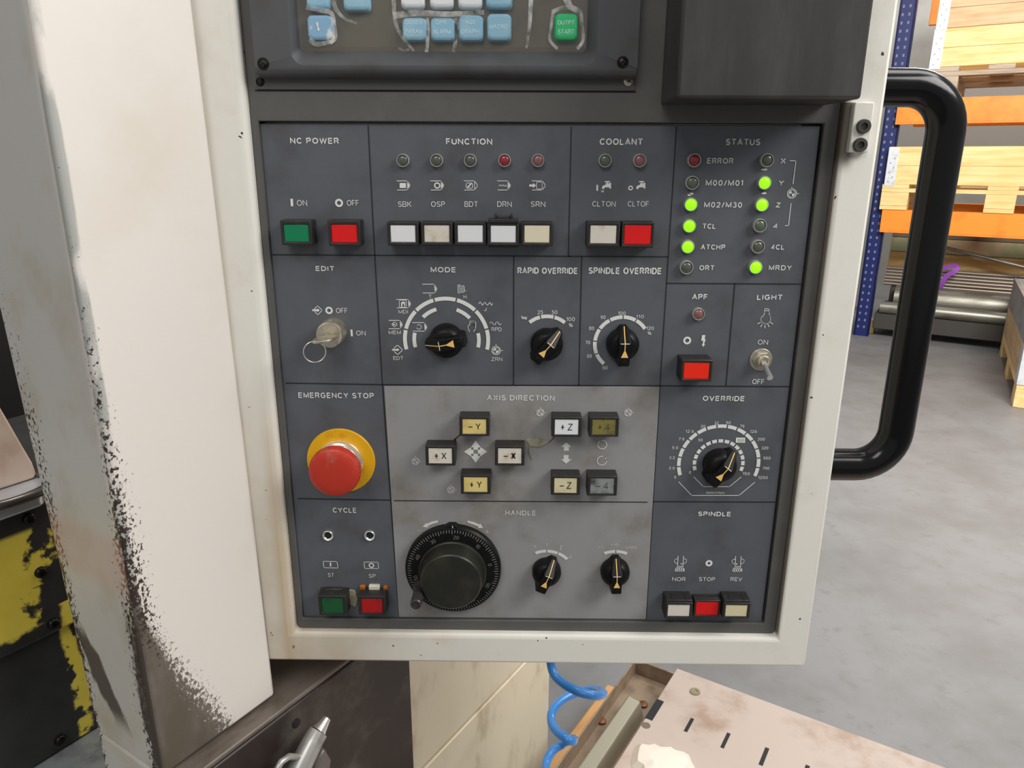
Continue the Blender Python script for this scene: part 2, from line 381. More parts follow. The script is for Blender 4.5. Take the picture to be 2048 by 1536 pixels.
M_ledgr = mat('led_unlit_green', (84, 98, 80), 0.25, coat=0.3)
M_ledr = mat('led_unlit_red', (142, 40, 46), 0.25, coat=0.3)
M_ledr2 = mat('led_unlit_brown', (134, 88, 86), 0.3, coat=0.3)
M_lit = mat('led_lit_green', (148, 255, 10), 0.4, emit=0.8)
M_lithot = mat('led_lit_core', (190, 255, 60), 0.4, emit=0.95)
M_tan = mat('pointer_tan', (238, 192, 108), 0.5)
M_yellow = mat('ring_yellow', (224, 168, 8), 0.45, col2=(190, 130, 10), scale=70, lo=0.5, hi=0.8)
M_stop = mat('stop_red', (186, 50, 32), 0.42, col2=(180, 88, 72), scale=60, lo=0.55, hi=0.75)
M_key = mat('keycap_blue', (140, 186, 208), 0.35, col2=(160, 198, 212), scale=60)
M_keyw = mat('keycap_white', (232, 234, 236), 0.35)
M_keyg = mat('keycap_green', (34, 196, 116), 0.3)
M_keyt = mat('keycap_print', (226, 244, 250), 0.5)
M_memb = mat('membrane_olive', (100, 95, 83), 0.34, col2=(90, 86, 76), scale=20)
# ------------------------------------------------------------------ the pendant
pend = thing('control_pendant', 'cream framed control pendant with slate blue panel of buttons, dials and status lamps', 'control panel', (0, 0, Z0))
W2, H2 = 0.21, 0.21415
FR = 0.011                                   # the frame stands this far in front of the panel
fx0 = P(455, 660, FR)[0]-0.0285; fx1 = P(1706, 666, FR)[0]
fz0 = P(1080, 1329, FR)[1]; ftop = 0.47
ix0 = (P(466, 30, FR)[0]+P(592, 1235, FR)[0])/2; ix1 = (P(1679.5, 330, FR)[0]+P(1554, 1276, FR)[0])/2; iz0 = P(1080, 1273, FR)[1]
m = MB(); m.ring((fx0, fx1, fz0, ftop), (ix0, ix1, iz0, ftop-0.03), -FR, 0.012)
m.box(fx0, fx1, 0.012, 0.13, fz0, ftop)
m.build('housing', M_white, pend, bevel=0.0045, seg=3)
m = MB(); m.box(fx0-0.0042, fx0-0.0002, -0.002, 0.05, fz0+0.004, ftop-0.01)
m.build('gap_filler_strip', mat('strip_brown', (150, 134, 116), 0.6, col2=(120, 100, 78), scale=20), pend, bevel=0.001)  # brown filler added for the shadowed gap beside the post
m = MB(); m.ring((ix0+0.0002, ix1-0.0002, iz0+0.0002, ftop-0.031), (-W2-0.0001, W2+0.0016, -H2-0.0001, H2+0.0016), -0.003, 0.0118)
m.build('bezel', M_bezel, pend, bevel=0.0008)
m = MB(); m.box(-W2, W2, 0.0, 0.0116, -H2, H2); m.build('face_plate', M_panel, pend, bevel=0.0003)
# grey field behind the axis and handle controls, and the engraved lines between sections
def quadpx(m, a, b, c, d_, y0, y1):
    m.prism([P(*q) for q in (a, b, c, d_)], y0, y1)
m = MB(); quadpx(m, (768.5, 772), (1319, 773), (1291.5, 1237.5), (798, 1233), -0.0007, 0.0002)
m.build('axis_plate', M_grey, pend, bevel=0.0002)
m = MB()
L = lambda *pts: m.line(pts, 2.2, 0.0003)
L((736.5, 252), (750, 518), (765, 769)); L((1142.5, 254), (1136.7, 512)); L((1353, 254), (1320, 772))
L((546, 509.5), (1140, 512.5), (1336, 513.5)); L((1027.5, 513), (1027, 769)); L((1163.5, 514), (1157.5, 771))
L((1334, 566.5), (1605, 568)); L((1469.6, 567.4), (1452, 770)); L((573, 766), (765, 769), (1320, 771.5), (1578, 773))
L((596, 997), (780, 1000)); L((1306.5, 1003), (1551, 1004)); L((765, 769), (798, 1233)); L((1320, 772), (1292, 1238))
m.line([(789, 1000.5), (1294, 1003.5)], 2.0, 0.0009)
m.build('section_line', M_line, pend, smooth=0, recalc=False)
# ------------------------------------------------------------------ printing on the panel
B = 0.024
def tagbox(m, x0, x1, y0, y1, fill=True):    # the document outline used by many of the pictograms
    h = (y0+y1)/2; xb = x1-(x1-x0)*0.24
    m.line([(x0, y0), (xb, y0), (x1, h), (xb, y1), (x0+1, y1)], 1.4)
    m.line([(xb, y0), (xb, y1)], 1.2)
    if fill: m.poly([(xb, y0), (x1, h), (xb, y1)])
def ringpx(m, cx, cy, r, wpx=2.6, d=0.0004): m.arc(cx, cy, r-wpx/2, 0, 360, wpx, d)
def target(m, cx, cy, r, d=0.0004):
    m.arc(cx, cy, r, 0, 360, 1.3, d); m.arc(cx, cy, r*0.72, 0, 360, 1.1, d)
    m.disc(cx, cy, r*0.72, d, 90, 180); m.disc(cx, cy, r*0.72, d, 270, 360)
    m.line([(cx-r*1.0, cy), (cx+r*1.5, cy)], 1.1, d); m.line([(cx, cy-r*1.45), (cx, cy+r)], 1.1, d)
def lettering(name, mb, label, mt=None): mb.parts(mt or M_print, pend, label.split(' lettering')[0])
m = MB()                                     # NC POWER
m.text('NC POWER', 580.5, 678, 275.6, 287.6, B, sp=1.12)
m.poly([(581, 397.5), (586, 397.5), (587, 412.5), (582, 412.5)]); m.text('ON', 594, 614.5, 400, 411.5)
ringpx(m, 678.3, 405.8, 8, 4); m.text('OFF', 694, 718, 400, 411.5)
lettering('lettering', m, 'white NC POWER lettering')
m = MB(); m.text('FUNCTION', 892, 984.5, 276.8, 289.4, B, sp=1.12)
for i, x in enumerate((794, 861.5, 928.5, 995, 1064)):
    tagbox(m, x, x+27, 361.8, 380, fill=i not in (2, 4))
m.poly([(799.5, 366), (812, 366), (812, 376), (799.5, 376)]); m.arc(874.5, 371, 5, 0, 360, 2.6)
m.line([(932.5, 366), (945, 366), (945, 376.5), (932.5, 376.5)], 1.3, closed=True); m.line([(935.5, 375), (942, 367.5)], 2.8)
m.line([(998, 372), (1000.5, 369), (1003.5, 373), (1006, 369), (1008.5, 373), (1011, 369.5), (1013, 373)], 1.2)
m.poly([(1058.5, 368.8), (1066, 368.8), (1066, 366), (1072, 371), (1066, 376), (1066, 373.2), (1058.5, 373.2)])
m.line([(1073, 364), (1084, 364), (1084, 378), (1073, 378)], 1.2, closed=True)
for t, x0, x1 in (('SBK', 796, 823), ('OSP', 862, 890), ('BDT', 929, 956), ('DRN', 994.5, 1023.5), ('SRN', 1061.5, 1090.5)):
    m.text(t, x0, x1, 402.8, 413.8, 0.004)
lettering('lettering', m, 'white FUNCTION lettering and pictograms')
m = MB(); m.text('COOLANT', 1199.3, 1285.6, 276.8, 290, B, sp=1.12)
m.poly([(1192.6, 369.7), (1196, 369.7), (1196, 381.5), (1192.6, 381.5)]); m.arc(1261, 376, 3.6, 0, 360, 2.4)
for x in (1202, 1270.5):
    m.poly([(x+2, 378), (x+2, 373.5), (x+5, 370.5), (x+9, 370), (x+9, 366.5), (x+11.5, 366.5), (x+11.5, 364.5), (x+7.5, 364.5), (x+7.5, 362), (x+17.5, 362),
            (x+17.5, 364.5), (x+13.5, 364.5), (x+13.5, 366.5), (x+16.5, 366.5), (x+16.5, 365.5), (x+20, 365.5), (x+20, 377), (x+16.5, 377), (x+16.5, 374.8), (x+7.5, 374.8), (x+6, 378)])
m.line([(1203, 381), (1203, 384)], 1); m.line([(1205, 381), (1205, 384)], 1); m.line([(1207, 381), (1207, 384)], 1)
m.text('CLTON', 1184.5, 1231.2, 402.3, 413.2, 0.0, sp=1.1); m.text('CLTOF', 1255.4, 1298, 402.3, 413.2, 0.0, sp=1.1)
lettering('lettering', m, 'white COOLANT lettering and tap pictograms')
m = MB(); m.text('STATUS', 1451.3, 1520.4, 277.6, 290.4, B, sp=1.12)
for t, x0, x1, y0, y1 in (('ERROR', 1414.1, 1466.5, 316, 327.3), ('M00/M01', 1411.2, 1485.8, 360, 371.6), ('M02/M30', 1408, 1483.7, 404.2, 415.2),
        ('TCL', 1404.7, 1431.3, 447.2, 457.6), ('ATCHP', 1401.2, 1450, 489, 499.2), ('ORT', 1398.6, 1428.6, 530.5, 540.4),
        ('X', 1561, 1571, 316.5, 327.3), ('Y', 1557, 1567.2, 361, 371), ('Z', 1551.6, 1560.5, 405, 414.8), ('4', 1546.3, 1555, 447.4, 457),
        ('4CL', 1542.2, 1568.6, 489, 499.2), ('MRDY', 1537.4, 1583, 530.5, 540.4)):
    m.text(t, x0, x1, y0, y1, 0.02, sp=1.1)
m.line([(1579.8, 321.4), (1591.4, 321.4), (1585.7, 367.6)], 1.4); m.line([(1581.7, 407), (1576.6, 451.4), (1570.4, 451.4)], 1.4)
target(m, 1583.3, 387.2, 9.0)
lettering('lettering', m, 'white STATUS lettering and bracket')
m = MB()                                     # bare chips beside the status lamps
for x, y, a in ((1527.5, 339, 7), (1527.5, 386.5, 5.5), (1382, 387.5, 5), (1378, 390, 4)):
    m.poly([(x-a, y+1), (x-a*0.3, y-2), (x+a*0.8, y-2.2), (x+a, y+1), (x, y+2.2)])
m.build('paint_chip', M_printd, pend, smooth=0, recalc=False)
m = MB(); m.text('EDIT', 631.6, 669, 532, 542, B, sp=1.12)
m.line([(635.3, 611.5), (644.5, 620.3), (636, 629.6), (628, 621)], 1.3); m.line([(635.3, 611.5), (629, 618)], 1.3)
m.poly([(625, 618.4), (635, 618.4), (635, 616.6), (640, 620.3), (635, 624), (635, 622.2), (625, 622.2)])
ringpx(m, 658.3, 620.6, 7.4, 3.6); m.text('OFF', 672.2, 695.4, 616, 626, 0.0); m.poly([(701, 659), (705, 659), (706, 672.5), (702, 672.5)]); m.text('ON', 712.4, 731.3, 661, 670.6)
lettering('lettering', m, 'white EDIT lettering and pictogram')
m = MB(); m.text('MODE', 861.3, 912, 534, 544.6, B, sp=1.15)
mc = (893.2, 679.5)
for a0, a1 in ((-13.5, 14.5), (16.5, 44.8), (46.8, 74.5), (76.5, 105), (107, 134.6), (136.6, 164.6), (166.6, 194)): m.arc(mc[0], mc[1], 83.2, a0, a1, 7.6)
for a0, a1 in ((-13.5, 12.5), (43.5, 71), (107, 135), (167.5, 194)): m.arc(mc[0], mc[1], 64.6, a0, a1, 7.4)
def zone(fx, fy): return 760+fx/7.68, 540+fy/7.68
def zl(pts, w_=1.4, closed=False): m.line([zone(*p) for p in pts], w_, closed=closed)
def zp(pts): m.poly([zone(*p) for p in pts])
zl([(655, 217), (832, 217), (880, 288), (845, 352), (662, 352)]); zl([(832, 217), (845, 352)], 1.2); zp([(832, 217), (880, 288), (845, 352)])
zl([(258, 452), (432, 452), (478, 517), (440, 580), (263, 580)]); zp([(432, 452), (478, 517), (440, 580)])
zl([(297, 462), (405, 462), (405, 570), (297, 570)], 1.2, True); zp([(325, 560), (322, 505), (350, 480), (385, 490), (388, 555), (372, 555), (365, 510), (345, 520), (345, 560)])
zl([(138, 772), (305, 772), (352, 835), (310, 900), (140, 900)]); zp([(305, 772), (352, 835), (310, 900)])
zl([(225, 790), (268, 835), (222, 876), (180, 835)], 1.2, True); zp([(172, 828), (215, 828), (215, 818), (240, 835), (215, 852), (215, 842), (172, 842)])
zl([(502, 806), (680, 806), (728, 875), (688, 938), (510, 938)]); zp([(680, 806), (728, 875), (688, 938)]); zl([(575, 850), (605, 828), (645, 875), (600, 916), (565, 890)], 1.2)
zl([(215, 1200), (268, 1150), (350, 1225), (272, 1300), (222, 1252)], 1.4); zp([(185, 1212), (262, 1212), (262, 1198), (300, 1222), (262, 1248), (262, 1236), (185, 1236)])
for a in (1195, 1215, 1240, 1260, 1285): zl([(a, 225 if a < 1230 else 240), (a+5, 355 if a < 1230 else 345)], 1.1)
zl([(1195, 225), (1220, 222), (1243, 262), (1265, 250), (1290, 232), (1297, 322), (1322, 322)], 1.1); zl([(1200, 357), (1225, 352), (1247, 330), (1290, 345)], 1.1)
zl([(1520, 515), (1540, 485), (1575, 545), (1610, 490), (1650, 545), (1690, 490), (1710, 545), (1730, 515)], 1.3)
zl([(1692, 815), (1705, 793), (1725, 800), (1745, 845), (1765, 845), (1785, 798), (1805, 793), (1835, 845), (1860, 825)], 1.3)
zl([(1375, 942), (1352, 890), (1352, 845), (1380, 850), (1378, 785), (1400, 778), (1405, 845), (1405, 780), (1425, 782), (1428, 845), (1428, 785), (1450, 785), (1450, 845), (1452, 790), (1472, 795), (1470, 900), (1438, 942)], 1.2)
x, y = zone(1783, 1235); target(m, x, y, 8.6)
for t, x0, x1, y0, y1 in (('T', 748, 795, 376, 435), ('H', 1284, 1330, 382, 440), ('MDI', 285, 430, 612, 668), ('MEM', 133, 322, 928, 985), ('EDT', 205, 360, 1324, 1378),
        ('J', 1595, 1635, 572, 630), ('RPD', 1712, 1868, 880, 938), ('ZRN', 1712, 1878, 1340, 1395)):
    a, b_ = zone(x0, y0); c, d_ = zone(x1, y1); m.text(t, a, c, b_, d_, 0.004)
lettering('lettering', m, 'white MODE lettering, pictograms and dial scale')
m = MB(); m.text('RAPID OVERRIDE', 1035, 1155.5, 535, 547.6, B, sp=1.1)
rc = (1093.5, 686.5)
for a0, a1 in ((50.5, 74.8), (77.2, 102.8), (105.2, 129.5)): m.arc(rc[0], rc[1], 55, a0, a1, 7.4)
for t, x0, x1, y0, y1 in (('25', 1075, 1086, 620.5, 628.4), ('50', 1103.5, 1114.6, 620.5, 628.4), ('100', 1132.6, 1149.6, 634.2, 642), ('%', 1137.5, 1145.5, 646.5, 653.8)): m.text(t, x0, x1, y0, y1, 0.006)
m.line([(1043, 632), (1045, 639), (1046.5, 632), (1048.5, 639), (1050, 632.5), (1052, 640), (1053.5, 634)], 1.3)
lettering('lettering', m, 'white RAPID OVERRIDE lettering and dial scale')
m = MB(); m.text('SPINDLE OVERRIDE', 1177, 1323.3, 535, 548, B, sp=1.1)
sc_ = (1243.5, 687.0)
for a0 in (91.2, 119.6, 148, 176.4, 204.8): m.arc(sc_[0], sc_[1], 54, a0, a0+26, 7.4)
for a0 in (62.8, 34.4): m.arc(sc_[0], sc_[1], 54, a0, a0+26, 7.4)
for t, x0, x1, y0, y1 in (('100', 670, 717, 350, 372), ('110', 783, 830, 371, 392), ('120', 847, 892, 443, 465), ('%', 853, 877, 474, 495), ('90', 562, 593, 375, 397),
        ('80', 490, 522, 443, 465), ('70', 468, 497, 532, 553), ('60', 477, 507, 615, 637), ('50', 573, 605, 688, 710)):
    m.text(t, 1020+x0/3.103, 1020+x1/3.103, 510+y0/3.103, 510+y1/3.103, 0.006)
lettering('lettering', m, 'white SPINDLE OVERRIDE lettering and dial scale')
m = MB(); m.text('APF', 1384, 1415, 588, 599, B, sp=1.1); ringpx(m, 1374.2, 680.8, 8, 4)
m.poly([(1404, 670), (1410.5, 670), (1409, 678), (1411.2, 678), (1408, 688), (1410, 689), (1405.6, 693.5), (1403, 688), (1405, 688.5), (1406, 681), (1402, 681.5)])
lettering('lettering', m, 'white APF lettering and lightning mark')
m = MB(); m.text('LIGHT', 1513.8, 1564.8, 589, 599.8, B, sp=1.12)
def zone2(fx, fy): return 1340+fx/7.68, 580+fy/7.68
bul = [(1450, 288), (1518, 288), (1520, 340), (1525, 390)]+[(1467+76*math.cos(math.radians(a)), 445-74*math.sin(math.radians(a))) for a in range(35, -216, -18)]+[(1438, 390), (1448, 340)]
m.line([zone2(*p) for p in bul], 1.3, closed=True); m.line([zone2(1450, 318), zone2(1518, 318)], 1.2)
for a, b_ in (((1345, 518), (1385, 497)), ((1390, 562), (1412, 530)), ((1453, 580), (1457, 543)), ((1520, 562), (1500, 527)), ((1575, 520), (1540, 494))): m.line([zone2(*a), zone2(*b_)], 1.4)
m.text('ON', 1515.3, 1535.8, 679.3, 689, 0.002); m.text('OFF', 1504.4, 1528.5, 758, 768, 0.002)
lettering('lettering', m, 'white LIGHT lettering and bulb pictogram')
m = MB(); m.text('EMERGENCY STOP', 597, 747.8, 785.2, 796, 0.02, sp=1.15); lettering('lettering', m, 'white EMERGENCY STOP lettering')
D2 = 0.0011
m = MB(); m.text('AXIS DIRECTION', 974, 1109.2, 789.6, 800.4, 0.018, d=D2, sp=1.14)
for x, y in ((1080.6, 824.5), (1256, 824.5), (831.6, 921.5), (902.5, 978.5)): target(m, x, y, 7.2, D2)
cx, cy = 951.5, 902.5
for q in range(4):
    a = q*PI/2; pts = []
    for u, v in ((0, 4.2), (9, 4.2), (9, 10), (23.5, 0), (9, -10), (9, -4.2), (0, -4.2)):
        if u == 0: u = 4.4
        pts.append((cx+u*math.cos(a)-v*math.sin(a), cy+(u*math.sin(a)+v*math.cos(a))*0.95))
    m.poly(pts, D2)
for pts in ([(1132.4, 884), (1143, 893), (1137.5, 893), (1137.5, 900.5), (1127.5, 900.5), (1127.5, 893), (1122, 893)],
            [(1132, 926.5), (1142.5, 917.5), (1137, 917.5), (1137, 909), (1127, 909), (1127, 917.5), (1121.5, 917.5)]): m.poly(pts, D2)
m.arc(1204.3, 888.4, 9, -240, 100, 1.4, D2); m.arc(1203.7, 920.4, 9.4, 80, 400, 1.4, D2)
m.poly([(1194, 884), (1198.5, 886), (1194, 890)], D2); m.poly([(1213.5, 915), (1214, 921), (1209.5, 917)], D2)
lettering('lettering', m, 'white AXIS DIRECTION lettering and arrows', M_print)
m = MB(); m.text('HANDLE', 1010.5, 1072, 1019.8, 1029.6, 0.018, d=D2, sp=1.15)
def zone3(fx, fy): return 800+fx/7.314, 1030+fy/7.314
m.poly([zone3(*p) for p in ((555, 68), (470, 86), (392, 120), (385, 108), (332, 165), (412, 176), (407, 155), (475, 124), (558, 100))], D2)
m.poly([zone3(*p) for p in ((990, 72), (1080, 95), (1165, 130), (1172, 112), (1218, 182), (1140, 182), (1150, 162), (1075, 130), (988, 102))], D2)
m.line([zone3(262, 222), zone3(312, 222)], 1.0, D2); m.line([zone3(1248, 236), zone3(1296, 240)], 1.0, D2); m.line([zone3(1274, 212), zone3(1268, 262)], 1.0, D2)
hc = (1092.6, 1150.5)
for a0, a1 in ((91.5, 114), (67.5, 89), (43, 65.5)): m.arc(hc[0], hc[1], 55.5, a0, a1, 6.4, D2)
xc = (1228.6, 1151.5)
for a0, a1 in ((91.2, 113.5), (66.5, 88.8)): m.arc(xc[0], xc[1], 56, a0, a1, 6.4, D2)
def zone4(fx, fy): return 1030+fx/7.585, 1070+fy/7.585
for t, x0, x1, y0, y1 in (('X', 278, 322, 148, 186), ('Y', 468, 500, 118, 152), ('Z', 678, 712, 152, 212), ('4', 815, 858, 305, 348), ('×1', 1262, 1330, 158, 196), ('×10', 1455, 1565, 120, 160), ('×100', 1682, 1838, 162, 202)):
    a, b_ = zone4(x0, y0); c, d_ = zone4(x1, y1); m.text(t, a, c, b_, d_, 0.0, d=D2)
lettering('lettering', m, 'worn white HANDLE lettering', M_printd)
m = MB(); m.text('CYCLE', 665.6, 713.4, 1015, 1025, 0.018, sp=1.15)
m.line([(646.5, 1122), (674, 1122.5), (676.5, 1135.5), (648, 1135)], 1.3, closed=True); m.poly([(659.5, 1124.5), (662.5, 1124.5), (663, 1132.5), (660, 1132.5)])
m.line([(728, 1123.5), (756, 1124), (757.5, 1136.5), (729.5, 1136.5)], 1.3, closed=True); m.arc(743, 1130.3, 4.4, 0, 360, 2.4)
m.text('ST', 656, 668.6, 1145.8, 1153.2); m.text('SP', 737.6, 751.4, 1147.6, 1155.2)
lettering('lettering', m, 'worn white CYCLE lettering', M_printd)
m = MB(); m.text('OVERRIDE', 1405.3, 1489.2, 791.6, 801.8, B, sp=1.12)
oc = (1437.0, 926.5); st = 14.72
for i in range(15):
    a0 = -20.5+st*i+0.9; m.arc(oc[0], oc[1], 79.6, a0, a0+st-1.9, 7.2); m.arc(oc[0], oc[1], 48.4, a0+0.8, a0+st-3.0, 7.0)
def zone5(fx, fy): return 1300+fx/7.314, 820+fy/7.314
for t, x0, x1, y0, y1 in (('0', 352, 382, 960, 1000), ('2.0', 275, 360, 828, 866), ('3.2', 278, 362, 675, 714), ('5.0', 322, 410, 530, 570), ('7.9', 415, 500, 402, 445),
        ('12.6', 520, 640, 290, 332), ('20', 740, 808, 216, 258), ('32', 938, 1002, 166, 208), ('50', 1108, 1178, 164, 206), ('79', 1315, 1378, 214, 256), ('126', 1462, 1562, 292, 334),
        ('200', 1572, 1678, 404, 446), ('320', 1628, 1728, 532, 574), ('500', 1656, 1762, 680, 722), ('790', 1645, 1742, 830, 870), ('1260', 1580, 1720, 964, 1006),
        ('0', 568, 598, 890, 930), ('50', 702, 768, 418, 458), ('150', 1352, 1458, 908, 950), ('mm/min', 820, 1084, 1186, 1228)):
    a, b_ = zone5(x0, y0); c, d_ = zone5(x1, y1); m.text(t, a, c, b_, d_, 0.008)
m.line([zone5(420, 1050), zone5(608, 1246), zone5(1300, 1246), zone5(1528, 1056)], 1.4); m.line([zone5(640, 978), zone5(778, 1118), zone5(1160, 1118), zone5(1330, 978)], 1.3)
m.poly([zone5(1256, 402), zone5(1390, 402), zone5(1388, 478), zone5(1252, 474)])
m.cur = 1; a, b_ = zone5(1278, 418); c, d_ = zone5(1374, 460); m.text('100', a, c, b_, d_, 0.006, d=0.0007)
lettering('lettering', m, 'white OVERRIDE lettering and double dial scale', [M_print, mat('print_olive', (150, 150, 118), 0.6)])
m = MB(); m.text('SPINDLE', 1396, 1461.8, 1023, 1032, B, sp=1.13)
def zone6(fx, fy): return 1320+fx/9.6, 1090+fy/9.6
for dx, s in ((0, 1), (1105, -1)):
    q = lambda fx, fy: zone6(fx+dx, fy+(5 if dx else 0))
    m.line([q(345, 210), q(335, 400)], 1.3); m.line([q(448, 210), q(438, 400)], 1.3)
    m.line([q(330, 260), q(290, 270), q(270, 300), q(285, 335), q(330, 355)], 1.3); m.line([q(448, 250), q(500, 270), q(510, 300), q(490, 340), q(445, 352)], 1.3)
    m.line([q(330, 404), q(445, 404)], 1.3); m.line([q(310, 425), q(455, 425), q(468, 498), q(282, 498)], 1.4, closed=True)
    for k in range(4): m.line([q(312+k*42, 495), q(345+k*36, 428)], 1.9)
    m.disc(*q(408 if s > 0 else 365, 356), 1.5)
ringpx(m, *zone6(938, 346), 7, 4)
for t, x0, x1 in (('NOR', 232, 488), ('STOP', 745, 1055), ('REV', 1350, 1575)):
    a, b_ = zone6(x0, 616); c, d_ = zone6(x1, 688); m.text(t, a, c, b_, d_, 0.008, sp=1.1)
lettering('lettering', m, 'white SPINDLE lettering and pictograms')
# ------------------------------------------------------------------ push buttons
def rectP(r, d):                             # pixel rectangle (x0, x1, y0, y1) -> world rectangle on the plane d in front
    x0, x1, y0, y1 = r; ym = (y0+y1)/2; xm = (x0+x1)/2
    return P(x0, ym, d)[0], P(x1, ym, d)[0], P(xm, y1, d)[1], P(xm, y0, d)[1]
def push_button(lens, d, lm, label, text=None, mx=6.2, my=6.0, top=None, guard=None, tw=None, ink=None, tb=0.0):
    lx0, lx1, lz0, lz1 = rectP(lens, d)
    k = 1/S(lens[0], lens[2], d)
    bx0, bx1, bz0, bz1 = lx0-mx*k, lx1+mx*k, lz0-my*k, lz1+(top or my)*k
    m = MB(); m.ring((bx0, bx1, bz0, bz1), (lx0, lx1, lz0, lz1), -d, -d+0.003)
    m.box(bx0, bx1, -d+0.003, 0.0004, bz0, bz1)
    if guard == 'clip':                       # hinged cover clip along the top
        h = 0.0062
        m.box(bx0+0.0005, bx1-0.0005, -d-0.0012, -d*0.45, bz1-0.0003, bz1+h*0.45)
        for u in (0.22, 0.72): m.box(bx0+(bx1-bx0)*u, bx0+(bx1-bx0)*(u+0.08), -d-0.001, -d*0.5, bz1+h*0.4, bz1+h)
        m.box(bx0+(bx1-bx0)*0.3, bx0+(bx1-bx0)*0.72, -d-0.0002, -d*0.6, bz1+h*0.4, bz1+h*0.75)
        m.box(bx0+0.0004, bx1-0.0004, -d*0.8, -0.001, bz0-0.0016, bz0+0.0004)
    if guard == 'slots':                      # tall guard block with two dark slots in its top
        m.box(bx0+0.0004, bx1-0.0004, -d*0.96, 0.0002, bz1-0.0004, bz1+0.0024)
        m.cur = 1
        for u in (0.26, 0.76):
            xm = bx0+(bx1-bx0)*u; m.box(xm-0.0006, xm+0.0006, -d*0.99, -d*0.25, bz1+0.0018, bz1+0.0027)
    b = m.build('push_button', [M_bez, M_line], pend, bevel=0.0006, label=label+' push button')
    m = MB(); m.box(lx0+0.0001, lx1-0.0001, -d+0.0006, -d+0.0028, lz0+0.0001, lz1-0.0001)
    mats = [lm]
    if text:
        m.cur = 1; mats.append(ink or M_ink); ty = text if isinstance(text, list) else [text]
        for t, x0, x1, y0, y1 in ty: m.text(t, x0, x1, y0, y1, tb, d=-0.0004, on=d)
    m.build('lens', mats, b, bevel=0 if text else 0.0004, recalc=False, smooth=0 if text else 35)
    return b
DB = 0.0135
push_button((567.5, 617.5, 449, 484.5), DB, M_green, 'green NC POWER ON', top=8)
push_button((662.3, 714.4, 449, 486), DB, M_red, 'red NC POWER OFF', top=8)
push_button((780.6, 831, 450.2, 485), DB, M_lw, 'white SBK')
push_button((848, 899, 450.2, 485), DB, M_lw2, 'cream OSP')
push_button((915, 966, 450.2, 485.2), DB, M_lw, 'white BDT')
push_button((981, 1032, 451, 485.5), DB+0.001, M_lw, 'white DRN clip-topped', guard='clip')
push_button((1048.3, 1099.6, 450.5, 486), DB, M_lw3, 'brown-stained SRN')
push_button((1180.3, 1233.2, 450.5, 487.6), DB, M_lw2, 'white CLTON', mx=7)
push_button((1248.4, 1303, 450, 489.5), DB, M_red, 'red CLTOF', mx=5)
push_button((1367.4, 1419.4, 725.5, 758.8), 0.0175, M_red2, 'bright red APF', mx=5, my=5, top=6)
def axis(lens, lm, sign, letter, label, ink=None, tb=0.0, d=0.0148):
    x0, x1, y0, y1 = lens; w_ = x1-x0; h = y1-y0
    push_button(lens, d, lm, label, [(sign, x0+w_*0.25, x0+w_*0.42, y0+h*(0.33 if sign == '+' else 0.5), y0+h*(0.69 if sign == '+' else 0.56)),
                                    (letter, x0+w_*0.55, x0+w_*0.76, y0+h*0.28, y0+h*0.72)], my=4.5, top=5, ink=ink, tb=tb)
M_inkf = mat('faded_ink', (88, 82, 58), 0.6)
axis((924.9, 972.5, 838.6, 868.3), M_ly, '-', 'Y', 'yellowed -Y')
axis((857, 904, 896.8, 927.3), M_lw2, '+', 'X', 'cream +X')
axis((996, 1043, 896.8, 927.3), M_lw2, '-', 'X', 'cream -X heavily inked', tb=0.035)
axis((927.5, 975, 954.7, 984.4), M_ly, '+', 'Y', 'yellowed +Y')
axis((1109.6, 1157, 839.3, 869.6), M_lw, '+', 'Z', 'white +Z')
axis((1184.6, 1231.5, 839.3, 869.6), M_lo, '+', '4', 'olive +4', M_inkf)
axis((1108.5, 1154, 956.6, 986.3), M_lw4, '-', 'Z', 'ivory -Z')
axis((1180.8, 1228.4, 957, 987.5), M_lg, '-', '4', 'dark grey -4', M_inkf)
push_button((643, 687, 1197, 1227), 0.014, M_green2, 'dark green CYCLE ST', my=4.5, top=6)
push_button((722.5, 765, 1198, 1226.5), 0.014, M_red3, 'red CYCLE SP', my=4.5, top=6)
push_button((1335.5, 1380, 1210, 1233.5), 0.0150, M_lw2, 'cream SPINDLE NOR', mx=5, my=4, top=5, guard='slots')
push_button((1391.6, 1437.4, 1204.5, 1231), 0.0100, M_red, 'red SPINDLE STOP', mx=4, my=4.5, top=4.5)
push_button((1451, 1495, 1210.5, 1233.8), 0.0150, M_lw4, 'ivory SPINDLE REV', mx=5, my=4, top=5, guard='slots')
# broken cover hinges left above the two CYCLE buttons
m = MB()
def chip(m, x0, x1, y0, y1, d): a = rectP((x0, x1, y0, y1), d); m.box(a[0], a[1], -d, 0.0003, a[2], a[3])
chip(m, 650, 684, 1178, 1188, 0.004); chip(m, 641, 649, 1176, 1183, 0.002); chip(m, 686, 694, 1177, 1184, 0.002)
m.cur = 1; chip(m, 719, 730, 1172, 1182, 0.003); chip(m, 766, 775, 1173, 1182, 0.003)
m.cur = 2; chip(m, 737, 759, 1172, 1181, 0.004)
m.build('broken_hinge', [M_bez, mat('amber_plastic', (168, 92, 20), 0.4), M_lw2], pend, bevel=0.0008)
m = MB(); m.hull([(x, -dd, z) for x, z in (P(695, 1178), P(710, 1180), P(716, 1195), P(712, 1212), P(700, 1208)) for dd in (0, 0.0012)])
m.hull([(x, -dd, z) for x, z in (P(1052, 878), P(1068, 874), P(1088, 878), P(1098, 884), P(1080, 893), P(1060, 891)) for dd in (0.0006, 0.0018)])
m.build('glue_residue', mat('glue_residue', (158, 152, 126), 0.5, col2=(124, 118, 98), scale=120), pend, bevel=0.0006, label='dried yellowish glue')
